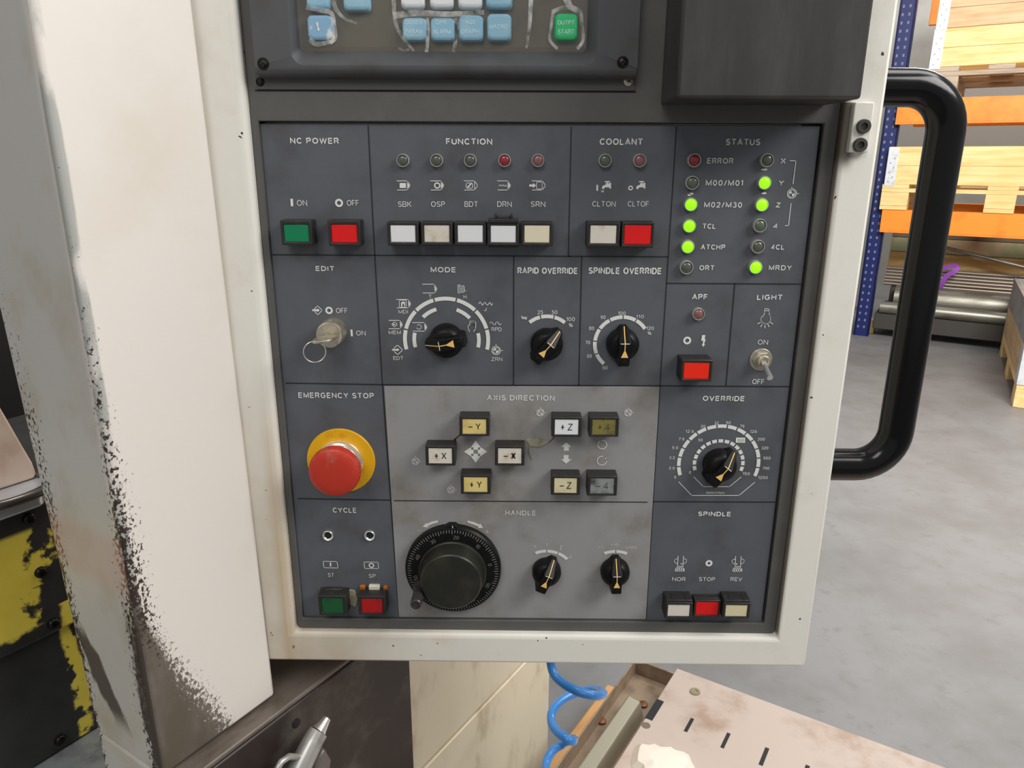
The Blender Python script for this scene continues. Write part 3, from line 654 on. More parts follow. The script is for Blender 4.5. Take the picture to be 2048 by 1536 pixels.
m = MB(); m.line([(1098, 884), (1106, 876), (1112, 868)], 1.6, 0.0012); m.line([(1057, 893), (1057, 905), (1060, 912), (1063, 918)], 1.0, 0.0012); m.line([(919, 870), (910, 878), (904, 890)], 3, 0.0010)
m.build('grime_streak', mat('grime', (66, 62, 54), 0.6), pend, smooth=0, recalc=False)
# ------------------------------------------------------------------ indicator lamps
def lamp(x, y, r, lm, label, lit=False, ring=None, h=0.0042):
    X, Z = P(x, y, h); rr = r/S(x, y)
    m = MB(); m.lathe(X, Z, [(rr, -0.0003), (rr, 0.0012), (rr*0.97, h*0.7), (rr*0.93, h), (rr*0.85, h), (rr*0.82, h*0.75), (rr*0.82, 0.001)], 32)
    b = m.build('indicator_lamp', ring or M_lring, pend, smooth=40, label=label+' indicator lamp')
    m = MB(); m.lathe(X, Z, [(rr*0.81, 0.0006), (rr*0.81, h*0.72), (rr*0.70, h*0.9), (rr*0.45, h*1.04), (rr*0.2, h*1.1)], 24)
    m.build('lens', M_lit if lit else lm, b, smooth=60)
    return b
for x, lm, t in ((805.2, M_ledg, 'dark SBK'), (872.7, M_ledg, 'dark OSP'), (940.2, M_ledg, 'dark BDT'), (1009, M_ledr, 'dull red DRN'), (1076, M_ledr2, 'brown-red SRN')): lamp(x, 321, 13, lm, t)
lamp(1210.6, 321.2, 13.4, M_ledgr, 'dull green CLTON'); lamp(1279.9, 321.2, 13.4, M_ledr2, 'brown-red CLTOF')
for x, y, lm, t, on in ((1389.2, 320.6, M_ledr, 'dull red ERROR', 0), (1385.1, 365.7, M_ledgr, 'unlit M00/M01', 0), (1382.4, 409.2, M_lit, 'lit green M02/M30', 1), (1379.2, 452.2, M_lit, 'lit green TCL', 1),
        (1376.3, 493.8, M_lit, 'lit green ATCHP', 1), (1373.6, 535.4, M_ledg, 'unlit ORT', 0), (1534.7, 320.6, M_ledg, 'unlit X', 0), (1530.1, 365.7, M_lit, 'lit green Y', 1), (1524.8, 409.7, M_lit, 'lit green Z', 1),
        (1520.7, 451.6, M_ledgr, 'unlit 4', 0), (1516.7, 493.8, M_ledg, 'unlit 4CL', 0), (1512.2, 534.9, M_lit, 'lit green MRDY', 1)): lamp(x, y, 13.8, lm, t+' status', on)
lamp(1397.7, 629, 12.6, M_ledr2, 'brown-red APF')
for x, t in ((655.2, 'left CYCLE ST'), (739, 'right CYCLE SP')):
    X, Z = P(x, 1072.5, 0.002); rr = 11/S(x, 1072)
    m = MB(); m.lathe(X, Z, [(rr, -0.0003), (rr, 0.0016), (rr*0.92, 0.002), (rr*0.8, 0.0018), (rr*0.62, 0.0004)], 32)
    b = m.build('indicator_lamp', M_chrome, pend, smooth=40, label='empty chrome lamp socket of '+t[t.index('CYCLE'):])
    m = MB(); m.lathe(X, Z, [(rr*0.63, 0.0003), (rr*0.63, 0.0006)], 24); m.build('lens', M_line, b, smooth=0)
# ------------------------------------------------------------------ rotary knobs
def knob(x, y, ang, label, k=1.0):
    X, Z = P(x, y); ca, sa = math.cos(math.radians(ang)), math.sin(math.radians(ang)); mm = 0.001*k
    T = lambda t, s, h: (X+(t*ca-s*sa)*mm, -h*mm, Z+(t*sa+s*ca)*mm)
    m = MB(); m.lathe(X, Z, [(12.6*mm, -0.0002), (13.2*mm, 1*mm), (13.2*mm, 6*mm), (12.4*mm, 9*mm), (10.2*mm, 12.5*mm), (8*mm, 13.5*mm)], 40)
    pts = []
    for t, s, h in ((16, 2.6, 0), (10, 7.2, 0), (-10, 6.6, 0), (-15.5, 4.6, 0), (16.2, 2.2, 7.5), (9.5, 6.2, 9), (4, 4.6, 19), (-13.5, 4.2, 19), (-15.3, 4.2, 16)):
        pts += [T(t, s, h), T(t, -s, h)]
    m.hull(pts)
    b = m.build('rotary_knob', M_black, pend, bevel=0.0007, label=label)
    def face(m, tt): m.add([T(*p) for p in tt], [tuple(range(len(tt)))])
    sl = lambda t: 7.5+(16.2-t)*(11.5/12.2)+0.25
    m = MB(); w_ = 0.36
    face(m, [(15.8, w_, sl(15.8)), (15.8, -w_, sl(15.8)), (4, -w_, 19.25), (4, w_, 19.25)])
    face(m, [(4, w_, 19.25), (4, -w_, 19.25), (-1.5, -w_, 19.25), (-7.2, -2.9, 19.25), (-7.2, 2.9, 19.25), (-1.5, w_, 19.25)])
    m.cur = 1; face(m, [(4.3, 3.4, 19.1), (4.3, -3.4, 19.1), (3.7, -3.4, 19.2), (3.7, 3.4, 19.2)])  # pale cross line: edge highlight painted at the slope break
    m.build('pointer_mark_glint', [M_tan, M_printd], b, smooth=0, recalc=False)
    m = MB(); q = T(-11.3, 0, 0); m.lathe(q[0], q[2], [(1.7*mm, 18.9*mm), (1.7*mm, 19.15*mm), (1.4*mm, 19.3*mm), (0.7*mm, 19.3*mm), (0.6*mm, 19.1*mm)], 16)
    m.build('set_screw', M_dark_screw, b, smooth=30)
knob(893.5, 679, 190, 'black MODE knob pointing left', 1.06)
knob(1093, 686.5, 49, 'black RAPID OVERRIDE knob pointing to 100')
knob(1243.8, 686.5, 90, 'black SPINDLE OVERRIDE knob pointing to 100')
knob(1437, 926, 52, 'black OVERRIDE knob pointing to 100', 1.06)
knob(1092.8, 1139, 66, 'black HANDLE axis knob pointing to Z', 0.98)
knob(1229, 1139, 91, 'black HANDLE multiplier knob pointing to ×10', 0.98)
# ------------------------------------------------------------------ emergency stop
X, Z = P(682.6, 921); mm = 0.001
m = MB(); m.lathe(X, Z, [(29.3*mm, -0.0002), (29.3*mm, 1.1*mm), (28.8*mm, 1.6*mm), (17*mm, 1.6*mm)], 64)
es = m.build('emergency_stop_button', M_yellow, pend, smooth=30, label='red mushroom emergency stop button on a yellow ring')
m = MB(); m.lathe(X, Z, [(19.4*mm, 1.3*mm), (19.4*mm, 4*mm), (18.9*mm, 4.3*mm), (18.9*mm, 8.2*mm), (17.5*mm, 9*mm), (15.4*mm, 12.5*mm), (14.5*mm, 12.5*mm), (14.5*mm, 19*mm)], 96,
             wob=lambda i, k: (0.018 if i % 2 else 0) if 2 <= k <= 3 else 0)
m.build('collar', M_chrome, es, smooth=25)
m = MB(); m.lathe(X, Z, [(14*mm, 17*mm), (20.4*mm, 18*mm), (21.2*mm, 19*mm), (21.2*mm, 24.5*mm), (20.6*mm, 26.5*mm), (19*mm, 27.6*mm), (13*mm, 28.4*mm), (6*mm, 28.7*mm)], 128,
             wob=lambda i, k: (0.008 if i % 2 else 0) if 2 <= k <= 3 else 0)
m.build('cap', M_stop, es, smooth=35)
# ------------------------------------------------------------------ hand wheel
X, Z = P(907.5, 1131)
m = MB(); m.lathe(X, Z, [(41.5*mm, 0.0), (42.5*mm, 1.5*mm), (42.5*mm, 7*mm), (41*mm, 9*mm), (30*mm, 10*mm)], 96)
hw = m.build('hand_wheel', M_black, pend, smooth=30, label='black graduated hand wheel with crank handle')
m = MB()
for i in range(100):
    a = 2*PI*i/100; r0, r1 = 37.5*mm, 40.2*mm; ww = 0.28*mm
    if i % 5 == 0: r0 = 36.3*mm
    m.add([(X+r*math.cos(a)-s*math.sin(a), -(9.45+0.05 if r == r0 else 9.15)*mm, Z+r*math.sin(a)+s*math.cos(a)) for r, s in ((r0, ww), (r0, -ww), (r1, -ww), (r1, ww))], [(0, 1, 2, 3)])
for q in range(10):
    a = math.radians(84+36*(q-2)); Ls, wd = strokes(str(q*10), 0.25); sc = 3.1*mm; ca, sa = math.cos(a-PI/2), math.sin(a-PI/2)
    for Lq in Ls:
        cl = Lq[0] == Lq[-1] and len(Lq) > 3
        m.strip([(X+33.6*mm*math.cos(a)+((x-wd/2)*ca-(z-0.5)*sa)*sc, Z+33.6*mm*math.sin(a)+((x-wd/2)*sa+(z-0.5)*ca)*sc) for x, z in Lq], 0.2*mm, -10.05*mm, cl)
m.build('dial_scale', mat('dial_print', (126, 122, 112), 0.6), hw, smooth=0, recalc=False)
m = MB(); m.lathe(X, Z, [(30*mm, 9.5*mm), (30*mm, 12*mm), (29*mm, 12.6*mm), (26.5*mm, 27*mm), (25.4*mm, 28*mm), (16*mm, 28.3*mm)], 72)
m.build('hub', mat('hub_black', (30, 30, 24), 0.4, col2=(46, 44, 34), scale=40), hw, smooth=25)
a = math.radians(208); hx, hz = X+33*mm*math.cos(a), Z+33*mm*math.sin(a)
m = MB(); m.lathe(hx, hz, [(6.6*mm, 9.8*mm), (6.6*mm, 12*mm), (5.6*mm, 13.5*mm), (5*mm, 17*mm), (5*mm, 38*mm), (4.2*mm, 39*mm), (3.1*mm, 39*mm), (2.9*mm, 38.2*mm)], 32)
m.build('crank_handle', mat('crank_black', (52, 50, 48), 0.35), hw, smooth=35)
m = MB(); m.prism([P(888, 1066), P(893, 1046), P(899, 1043), P(912, 1043), P(918, 1048), P(922, 1066)], -0.008, 0)
m.cur = 1; a0 = rectP((904.3, 906.0, 1052, 1063), 0.008); m.box(a0[0], a0[1], -0.0083, -0.0078, a0[2], a0[3])
m.build('index_tab', [M_black, M_printd], hw, bevel=0.0008)
# ------------------------------------------------------------------ key switch, toggle switch
X, Z = P(668, 661.5)
m = MB(); m.lathe(X, Z, [(10.9*mm, -0.0002), (10.9*mm, 14*mm), (10.6*mm, 15.6*mm), (10.1*mm, 16.4*mm), (9.5*mm, 16.2*mm), (8.6*mm, 15.6*mm), (3*mm, 15.6*mm)], 56)
ks = m.build('key_switch', M_nickel, pend, smooth=30, label='round nickel EDIT key switch')
key = thing('switch_key', 'small nickel key with a thin wire ring standing in the EDIT key switch', 'key', (X, -0.0158, Z0+Z))
m = MB(); ka = math.radians(8)
bl = lambda t, o, h: (t*math.cos(ka)-o*math.sin(ka), -h, t*math.sin(ka)+o*math.cos(ka))
pts = [(-2.6, 0.5), (2.6, 0.5), (2.6, 4), (8.5, 8), (9.4, 12), (8.5, 20), (5, 24), (-5, 24), (-8.5, 20), (-9.4, 12), (-8.5, 8), (-2.6, 4)]
vs = [bl(t*mm, -0.95*mm, h*mm) for t, h in pts]+[bl(t*mm, 0.95*mm, h*mm) for t, h in pts]; n = len(pts)
m.add(vs, [tuple(range(n)), tuple(range(2*n-1, n-1, -1))]+[(i, (i+1) % n, n+(i+1) % n, n+i) for i in range(n)])
m.build('key_bow', M_nickel, key, bevel=0.0004)
m = MB(); hx = -6.3*mm; cz = -8.2*mm
m.tube([(hx+8.3*mm*math.cos(t)*0.94, -21.5*mm+3*mm*math.cos(t), cz+8.3*mm*math.sin(t)) for t in [2*PI*i/40 for i in range(40)]], 0.42*mm, 8, closed=True)
m.build('key_ring', M_chrome, key, smooth=60)
X, Z = P(1521.5, 719)
m = MB(); m.lathe(X, Z, [(9.3*mm, -0.0002), (9.3*mm, 1*mm), (7.4*mm, 1.1*mm)], 48)
m.lathe(X, Z, [(7.6*mm, 0.8*mm), (7.6*mm, 3.6*mm), (7*mm, 4*mm), (5*mm, 4*mm)], 6)
m.lathe(X, Z, [(5.2*mm, 3.5*mm), (5.2*mm, 8*mm), (4.8*mm, 8.6*mm), (3.6*mm, 8.4*mm), (3.0*mm, 7*mm)], 32)
ts = m.build('toggle_switch', M_nickel, pend, smooth=25, bevel=0.0003, label='metal LIGHT toggle switch thrown to OFF')
q = P(1541, 757, 0.026); m = MB()
a, b_ = Vector((X, -0.0065, Z)), Vector((q[0]-0.0004, -0.026, q[1]+0.0005))
m.tube([a, a.lerp(b_, 0.7), a.lerp(b_, 0.9), b_], lambda t: 0.0018+0.0012*t if t < 0.95 else 0.0024, 20)
m.build('lever', M_chrome, ts, smooth=40)
# ------------------------------------------------------------------ black cover box, handle, bracket
bx = P(1359, 100, 0.062)[0], P(1735.5, 100, 0.062)[0]
m = MB(); m.box(bx[0], bx[1], -0.062, -0.0028, P(1540, 197.5, 0.062)[1], ftop-0.04)
m.build('cover_box', mat('cover_black', (54, 51, 50), 0.42, col2=(72, 70, 68), scale=14, stretch=(3, 1, 0.6), lo=0.4, hi=0.75), pend, bevel=0.0022, seg=3, label='plain black box at the top right of the pendant')
hd = 0.05                                     # the handle stands on the right side of the housing
hp = lambda x, y: (lambda q: Vector((q[0], hd, q[1])))(P(x, y, -hd))
c1, c2 = hp(1900, 176), hp(1790, 930)
xv = (hp(1887, 300).x+hp(1853, 490).x+hp(1796, 829).x)/3
zt, zb_ = hp(1810, 175)[2], hp(1715, 929)[2]; R = 0.034
path = [Vector((fx1-0.004, hd, zt)), Vector((xv-R, hd, zt))]
path += [Vector((xv-R+R*math.sin(t), hd, zt-R+R*math.cos(t))) for t in [PI/2*i/10 for i in range(1, 11)]]
path += [Vector((xv, hd, zt+(zb_-zt)*f)) for f in (0.3, 0.5, 0.7)]
path += [Vector((xv-R+R*math.cos(t), hd, zb_+R-R*math.sin(t))) for t in [PI/2*i/10 for i in range(0, 11)]]
path += [Vector((fx1-0.004, hd, zb_))]
m = MB(); m.tube(path, 0.0148, 28)
m.build('grab_handle', mat('handle_black', (13, 13, 13), 0.17, spec=0.3), pend, smooth=60, label='glossy black tube handle')
m = MB(); a = rectP((1704, 1743, 204, 305), 0.016); m.box(a[0], a[1], -0.016, -0.008, a[2], a[3])
br = m.build('bracket', M_brk, pend, bevel=0.0008)
for x, y in ((1728.5, 252.5), (1721.5, 290)):
    X, Z = P(x, y, 0.018); m = MB()
    m.lathe(X, Z, [(5.1*mm, 15.5*mm), (5.1*mm, 18*mm), (4.6*mm, 18.6*mm), (2.5*mm, 18.6*mm), (2.3*mm, 16.5*mm)], 24)
    m.build('socket_screw', M_socket, br, smooth=35)
# ------------------------------------------------------------------ keyboard unit at the top
KD = 0.014
kx0, kx1 = P(508, 110, KD)[0], P(1276, 110, KD)[0]; kz0 = P(890, 138, KD)[1]; kz1 = ftop-0.05
o0 = rectP((581, 1194.5, 60, 131), KD); i0 = rectP((599, 1173.5, 60, 103), 0.0045)
m = MB(); N = 5
out = rrect(kx0, kx1, kz0, kz1, 0.001, -KD, N)
og = rrect(o0[0], o0[1], o0[2], kz1-0.012, 0.009, -KD, N); ig = rrect(i0[0], i0[1], i0[2], kz1-0.022, 0.003, -0.0045, N)
back = rrect(kx0, kx1, kz0-0.0062, kz1, 0.001, -0.0028, N)
def roll(t):                                  # the rolled lower edge
    a = PI/2*t; return rrect(kx0, kx1, kz0-0.0062*math.sin(a), kz1, 0.001, -0.0028-(KD-0.0028)*math.cos(a), N)
m.loops([roll(1), roll(0.8), roll(0.6), roll(0.4), roll(0.2), out, og, ig])
kb = m.build('keyboard_panel', mat('keyboard_grey', (78, 79, 82), 0.45, col2=(70, 69, 68), scale=25), pend, smooth=40)
m = MB(); m.box(i0[0]-0.002, i0[1]+0.002, -0.0044, -0.003, i0[2]-0.002, kz1-0.02); m.build('membrane', M_memb, kb, smooth=0)
m = MB(); a = rectP((512, 1271, 150, 180.5), 0.0045); m.box(a[0], a[1], -0.0045, -0.0025, a[2], a[3]+0.006)
a = rectP((510, 1272, 181, 184), 0.0032); m.cur = 1; m.box(a[0], a[1], -0.0034, -0.0025, a[2], a[3])
m.build('mounting_strip', [mat('strip_grey', (70, 69, 67), 0.5), M_line], kb, bevel=0.0003)
for x, y, d, r, mt in ((526.5, 127.5, KD, 4.2, M_dark_screw), (1245.5, 124.5, KD, 4.2, M_dark_screw), (520.5, 163.5, 0.0045, 3.2, M_dark_screw), (1256.5, 162.5, 0.0045, 3.2, M_nickel)):
    X, Z = P(x, y, d); m = MB()
    m.lathe(X, Z, [(r*mm, d-0.0006), (r*mm, d+0.0002), (r*0.8*mm, d+0.0003), (r*0.72*mm, d+0.0001), (r*0.6*mm, d+0.0005), (r*0.2*mm, d+0.0009)], 24)
    m.cur = 1
    for u, v in ((0.5, 0.1), (0.1, 0.5)): m.box(X-r*u*mm, X+r*u*mm, -d-0.001, -d-0.0003, Z-r*v*mm, Z+r*v*mm)
    m.build('screw', [mt, M_line], kb, smooth=35)
KT = 0.0098
def kkey(r, mt, label, texts=(), tm=None, extra=None):
    a = rectP(r, KT); e = 0.0011; m = MB(); cs = []
    rr = rrect(a[0], a[1], a[2], a[3], 0.0022, -KT, 3); mid = rrect(a[0]-e*0.7, a[1]+e*0.7, a[2]-e, a[3]+e*0.7, 0.003, -KT+0.0008, 3); lo = rrect(a[0]-e*1.3, a[1]+e*1.3, a[2]-e*1.8, a[3]+e, 0.003, -0.0042, 3)
    inr = rrect(a[0]+0.0012, a[1]-0.0012, a[2]+0.0012, a[3]-0.0012, 0.0022, -KT-0.0001, 3)
    m.loops([lo, mid, rr, inr]); n = len(inr); m.add(inr, [tuple(range(n))])
    m.cur = 1
    for t, x0, x1, y0, y1 in texts: m.text(t, x0, x1, y0, y1, 0.0, d=0.0003, on=KT)
    if extra: extra(m)
    m.build('key', [mt, tm or M_keyt], kb, smooth=40, recalc=False, label=label)
def arrow(m):
    for pts in ([(632, 46.5), (634.5, 44), (636.5, 44), (638, 57), (635.5, 57)], [(633, 57), (641, 57), (637.5, 63.5)]):
        m.add([(lambda q: (q[0], -KT-0.0004, q[1]))(P(x, y, KT)) for x, y in pts], [tuple(range(len(pts)))])
M_keyr = mat('keycap_rubbed', (136, 178, 208), 0.3, col2=(226, 226, 222), scale=60, lo=0.5, hi=0.6)
kkey((617, 661, 33, 76), M_keyr, 'rubbed blue down-arrow key', extra=arrow, tm=M_print)
kkey((614, 653, -26, 13), M_key, 'blue key above the arrow key'); kkey((688, 735, -26, 16), M_key, 'blue key right of the arrow keys')
kkey((807, 849, 38, 76), M_key, 'blue DGNOS PARAM key', [('DGNOS', 811, 845, 41, 49), ('PARAM', 810, 845, 58.5, 67)])
kkey((863.5, 905.5, 38, 76.5), M_key, 'blue OPR ALARM key', [('OPR', 871, 893, 40.5, 49), ('ALARM', 866, 901, 59, 68)])
kkey((920, 963, 33, 76.5), M_key, 'blue AUX GRAPH key', [('AUX', 931, 950, 40, 48.5), ('GRAPH', 921.5, 958, 58.5, 67.5)])
kkey((977, 1019, 30, 76), M_key, 'blue MACRO key', [('MACRO', 979, 1015, 49, 57.5)])
for x0, x1, mt in ((803.5, 845, M_keyw), (862, 903, M_keyw), (919, 961, M_keyw), (975, 1021, M_key)): kkey((x0, x1, -30, 11), mt, 'key above the '+{803.5: 'DGNOS PARAM', 862: 'OPR ALARM', 919: 'AUX GRAPH', 975: 'MACRO'}[x0]+' key')
kkey((1112.5, 1153, 29.5, 75), M_keyg, 'green OUTPT START key', [('OUTPT', 1115, 1149, 41, 49.5), ('START', 1116, 1148, 59, 68)])
# clear film stuck over the keys
mf = bpy.data.materials.new('clear_film'); mf.use_nodes = True; nt = mf.node_tree; nt.nodes.clear()
o_ = nt.nodes.new('ShaderNodeOutputMaterial'); tr = nt.nodes.new('ShaderNodeBsdfTransparent'); gl = nt.nodes.new('ShaderNodeBsdfGlossy'); gl.inputs['Roughness'].default_value = 0.12
mx_ = nt.nodes.new('ShaderNodeMixShader')
mx_.inputs[0].default_value = 0.06; nt.links.new(tr.outputs[0], mx_.inputs[1]); nt.links.new(gl.outputs[0], mx_.inputs[2]); nt.links.new(mx_.outputs[0], o_.inputs[0])
mw = bpy.data.materials.new('film_crease'); mw.use_nodes = True; nt = mw.node_tree; nt.nodes.clear()
o_ = nt.nodes.new('ShaderNodeOutputMaterial'); tr = nt.nodes.new('ShaderNodeBsdfTransparent'); df = nt.nodes.new('ShaderNodeBsdfPrincipled'); df.inputs['Base Color'].default_value = (0.85, 0.85, 0.83, 1); df.inputs['Roughness'].default_value = 0.25
tc = nt.nodes.new('ShaderNodeTexCoord'); nz = nt.nodes.new('ShaderNodeTexNoise'); nz.inputs['Scale'].default_value = 130; mr = nt.nodes.new('ShaderNodeMapRange'); mr.inputs[1].default_value = 0.3; mr.inputs[2].default_value = 0.75; mr.inputs[3].default_value = 0.0; mr.inputs[4].default_value = 0.7
mx_ = nt.nodes.new('ShaderNodeMixShader'); nt.links.new(tc.outputs['Object'], nz.inputs[0]); nt.links.new(nz.outputs[0], mr.inputs[0]); nt.links.new(mr.outputs[0], mx_.inputs[0])
nt.links.new(tr.outputs[0], mx_.inputs[1]); nt.links.new(df.outputs[0], mx_.inputs[2]); nt.links.new(mx_.outputs[0], o_.inputs[0])
m = MB(); nx, nz_ = 120, 26; xa, xb, za, zc = i0[0]+0.001, i0[1]-0.001, i0[2]+0.002, i0[2]+0.05
vs = []
for j in range(nz_+1):
    for i in range(nx+1):
        x = xa+(xb-xa)*i/nx; z = za+(zc-za)*j/nz_
        h = mnoise.noise(Vector((x*90, z*90, 3)))*0.0006+mnoise.noise(Vector((x*260, z*200, 8)))*0.00025
        vs.append((x, -0.0112+h, z))
m.add(vs, [(j*(nx+1)+i, j*(nx+1)+i+1, (j+1)*(nx+1)+i+1, (j+1)*(nx+1)+i) for j in range(nz_) for i in range(nx)])
m.cur = 1
def crease(pts, w0, w1, d=0.0122):
    q = [Vector((P(x, y, d)[0], -d, P(x, y, d)[1])) for x, y in pts]; q = smoothpath(q, 5); n = len(q); vs = []
    for k, p in enumerate(q):
        t = (q[min(k+1, n-1)]-q[max(k-1, 0)]).normalized(); nn = Vector((-t.z, 0, t.x)); ww = (w0+(w1-w0)*k/(n-1))/2*0.00036
        vs += [p+nn*ww, p-nn*ww+Vector((0, 0.0008, 0))]
    m.add(vs, [(2*k, 2*k+2, 2*k+3, 2*k+1) for k in range(n-1)])
crease([(664, -4), (672, 18), (688, 36), (714, 47)], 11, 3); crease([(787, -4), (790, 40), (803, 72), (828, 102)], 9, 5)
crease([(1062, -4), (1060, 40), (1056, 75), (1053, 96)], 9, 4); crease([(1132, -6), (1140, 12), (1156, 22)], 14, 8)
crease([(1104, 24), (1128, 15), (1158, 20), (1164, 50), (1166, 80), (1155, 98)], 7, 6); crease([(1106, 24), (1102, 55), (1100, 80), (1115, 98)], 6, 5)
crease([(786, 31), (830, 26), (900, 28), (968, 24)], 12, 8); crease([(853, 36), (856, 60), (853, 104)], 8, 7); crease([(911, 36), (914, 60), (907, 104)], 8, 7)
crease([(612, 14), (640, 20), (662, 26), (668, 50), (670, 75), (660, 86)], 9, 8); crease([(618, 78), (632, 88), (650, 86), (665, 82)], 10, 6); crease([(796, 95), (806, 100), (818, 99)], 5, 4)
m.build('plastic_film', [mf, mw], kb, smooth=80, recalc=False)
# ------------------------------------------------------------------ the setting
def structure(o): o['kind'] = 'structure'; return o
mfl = bpy.data.materials.new('concrete_floor'); mfl.use_nodes = True; k = NT(mfl)
tc = k.n('ShaderNodeTexCoord').outputs['Object']
c = k.mix(k.ramp(k.noise(tc, 3.0, 8, 0.65), 0.35, 0.7), lin((124, 124, 125)), lin((110, 109, 108)))
c = k.mix(k.ramp(k.noise(tc, 14, 6, 0.7), 0.52, 0.75), c, lin((108, 106, 104)))
c = k.mix(k.ramp(k.noise(tc, 75, 2, 0.5), 0.80, 0.82), c, lin((208, 206, 200)))
k.l(c, k.b.inputs['Base Color']); k.b.inputs['Roughness'].default_value = 0.5
m = MB(); m.box(-5, 11, -5.0, 11, -0.1, 0); structure(m.build('floor', mfl, smooth=0))
# machine axes: x runs away along the machine front, y to the left of it
vp = ray(2000, 322); MA = math.atan2(vp.y, vp.x)
A = hit(470, 700, (0, -0.014, 0), Vector((0, 1, 0)))
n_ = Vector((-math.sin(MA), math.cos(MA), 0))
Cw = hit(190, 768, A, n_); Cw.z = 0
MF = Frame(Cw, MA)
mach = thing('machine_tool', 'worn cream machine tool with chipped post, dark skirt and beige base behind the pendant', 'machine', Cw, MA)
# post: bright side is the plane y = 0, the grey end is the plane x = 0
a = MF.ony(60, 0, 0); b = MF.ony(322, 1536, 0)
pr0 = MF.ony(385, 0, 0); pr1 = MF.ony(551, 1390, 0)
zb = pr1.z
xe = lambda z: a.x+(b.x-a.x)*(z-a.z)/(b.z-a.z); xr = lambda z: pr0.x+(pr1.x-pr0.x)*(z-pr0.z)/(pr1.z-pr0.z)
g0 = MF.onx(2, 640, 0); g1 = MF.onx(190, 1464, 0)
yl = lambda z: g0.y+(g1.y-g0.y)*(z-g0.z)/(g1.z-g0.z)
zt_ = a.z+0.6
mp = bpy.data.materials.new('post_paint'); mp.use_nodes = True; k = NT(mp)
tc = k.n('ShaderNodeTexCoord').outputs['Object']; sp = k.n('ShaderNodeSeparateXYZ'); k.l(tc, sp.inputs[0])
px_, py_, pz_ = sp.outputs
ex = k.math('MULTIPLY_ADD', pz_, (b.x-a.x)/(b.z-a.z), b.x-(b.x-a.x)/(b.z-a.z)*b.z)
xx = k.math('SUBTRACT', px_, ex)
dist = k.math('ADD', k.math('MAXIMUM', xx, 0.0), k.math('MAXIMUM', py_, 0.0))      # distance from the worn corner
low = k.ramp(pz_, 1.35, 0.80)                                                       # 1 towards the foot
nf = k.noise(tc, 330, 5, 0.68, (1, 1, 0.75)); nc = k.noise(tc, 22, 5, 0.6, (1, 1, 0.5))
base = k.mix(k.math('MULTIPLY', k.ramp(k.noise(tc, 7, 5, 0.6), 0.5, 0.8), 0.35), lin((226, 219, 211)), lin((206, 190, 164)))
base = k.mix(k.math('MULTIPLY', k.ramp(py_, 0.004, 0.012), 1.0), base, k.mix(k.ramp(k.noise(tc, 12, 5, 0.6), 0.45, 0.75), lin((204, 201, 196)), lin((188, 180, 162))))  # end face greyer: its shade is put into the colour
edge = k.math('SUBTRACT', 1.0, k.math('DIVIDE', dist, k.math('MULTIPLY_ADD', low, 0.030, 0.009)), clamp=True)
thr = k.math('SUBTRACT', 0.80, k.math('MULTIPLY', edge, k.math('MULTIPLY_ADD', low, 0.30, 0.14)))
chipv = k.ramp(k.math('SUBTRACT', nf, thr), 0.0, 0.02)
e2 = k.math('SUBTRACT', 1.0, k.math('DIVIDE', k.math('SUBTRACT', g1.y, py_), 0.02), clamp=True)   # far edge of the grey end
thr2 = k.math('SUBTRACT', 0.82, k.math('MULTIPLY', e2, k.math('MULTIPLY_ADD', low, 0.25, 0.12)))
chip2 = k.ramp(k.math('SUBTRACT', nf, thr2), 0.0, 0.02)
# bare steel patch rubbed open at the foot of the bright side
foot = k.math('SUBTRACT', k.math('ADD', xx, k.math('MULTIPLY', k.math('SUBTRACT', pz_, zb), 0.42)), 0.064)
foot = k.math('ADD', foot, k.math('MULTIPLY', k.math('SUBTRACT', nf, 0.5), 0.085)); foot = k.math('ADD', foot, k.math('MULTIPLY', k.math('SUBTRACT', nc, 0.5), 0.03))
bare = k.math('MULTIPLY', k.ramp(foot, 0.004, -0.002), k.math('LESS_THAN', py_, 0.003))
undr = k.ramp(k.math('SUBTRACT', dist, k.math('MULTIPLY', nc, 0.006)), 0.0035, 0.0015)
undr = k.math('MULTIPLY', undr, k.ramp(nc, 0.40, 0.52))
cc = k.mix(k.math('MULTIPLY', undr, 0.75), base, lin((150, 154, 150)))
cc = k.mix(k.math('MAXIMUM', chipv, chip2), cc, lin((58, 46, 40)))
cc = k.mix(bare, cc, k.mix(k.ramp(nc, 0.4, 0.65), lin((112, 105, 98)), lin((92, 84, 72))))
pink = k.math('MULTIPLY', k.math('MULTIPLY', k.ramp(pz_, 0.912, 0.934), k.ramp(pz_, 0.980, 0.960)), k.math('GREATER_THAN', py_, 0.003))
cc = k.mix(k.math('MULTIPLY', pink, k.math('MULTIPLY_ADD', nc, 0.6, 0.0)), cc, lin((212, 150, 138)))
jit = k.math('MULTIPLY', k.math('SUBTRACT', nc, 0.5), 0.045)
s1 = k.math('ABSOLUTE', k.math('SUBTRACT', k.math('SUBTRACT', py_, k.math('MULTIPLY_ADD', pz_, 0.45, -0.300)), jit))
s1 = k.math('MULTIPLY', k.ramp(s1, 0.014, 0.009), k.math('MULTIPLY', k.ramp(pz_, 0.875, 0.855), k.ramp(pz_, 0.775, 0.800)))
s2 = k.math('MULTIPLY', k.ramp(k.math('ADD', py_, jit), 0.016, 0.011), k.math('MULTIPLY', k.ramp(pz_, 0.925, 0.875), k.math('GREATER_THAN', py_, 0.0005)))
dk = k.math('MAXIMUM', s1, s2)
cc = k.mix(k.math('MULTIPLY', dk, 0.9), cc, lin((70, 60, 50)))
k.l(cc, k.b.inputs['Base Color']); k.b.inputs['Roughness'].default_value = 0.45
m = MB(); zs = [zb, zt_]
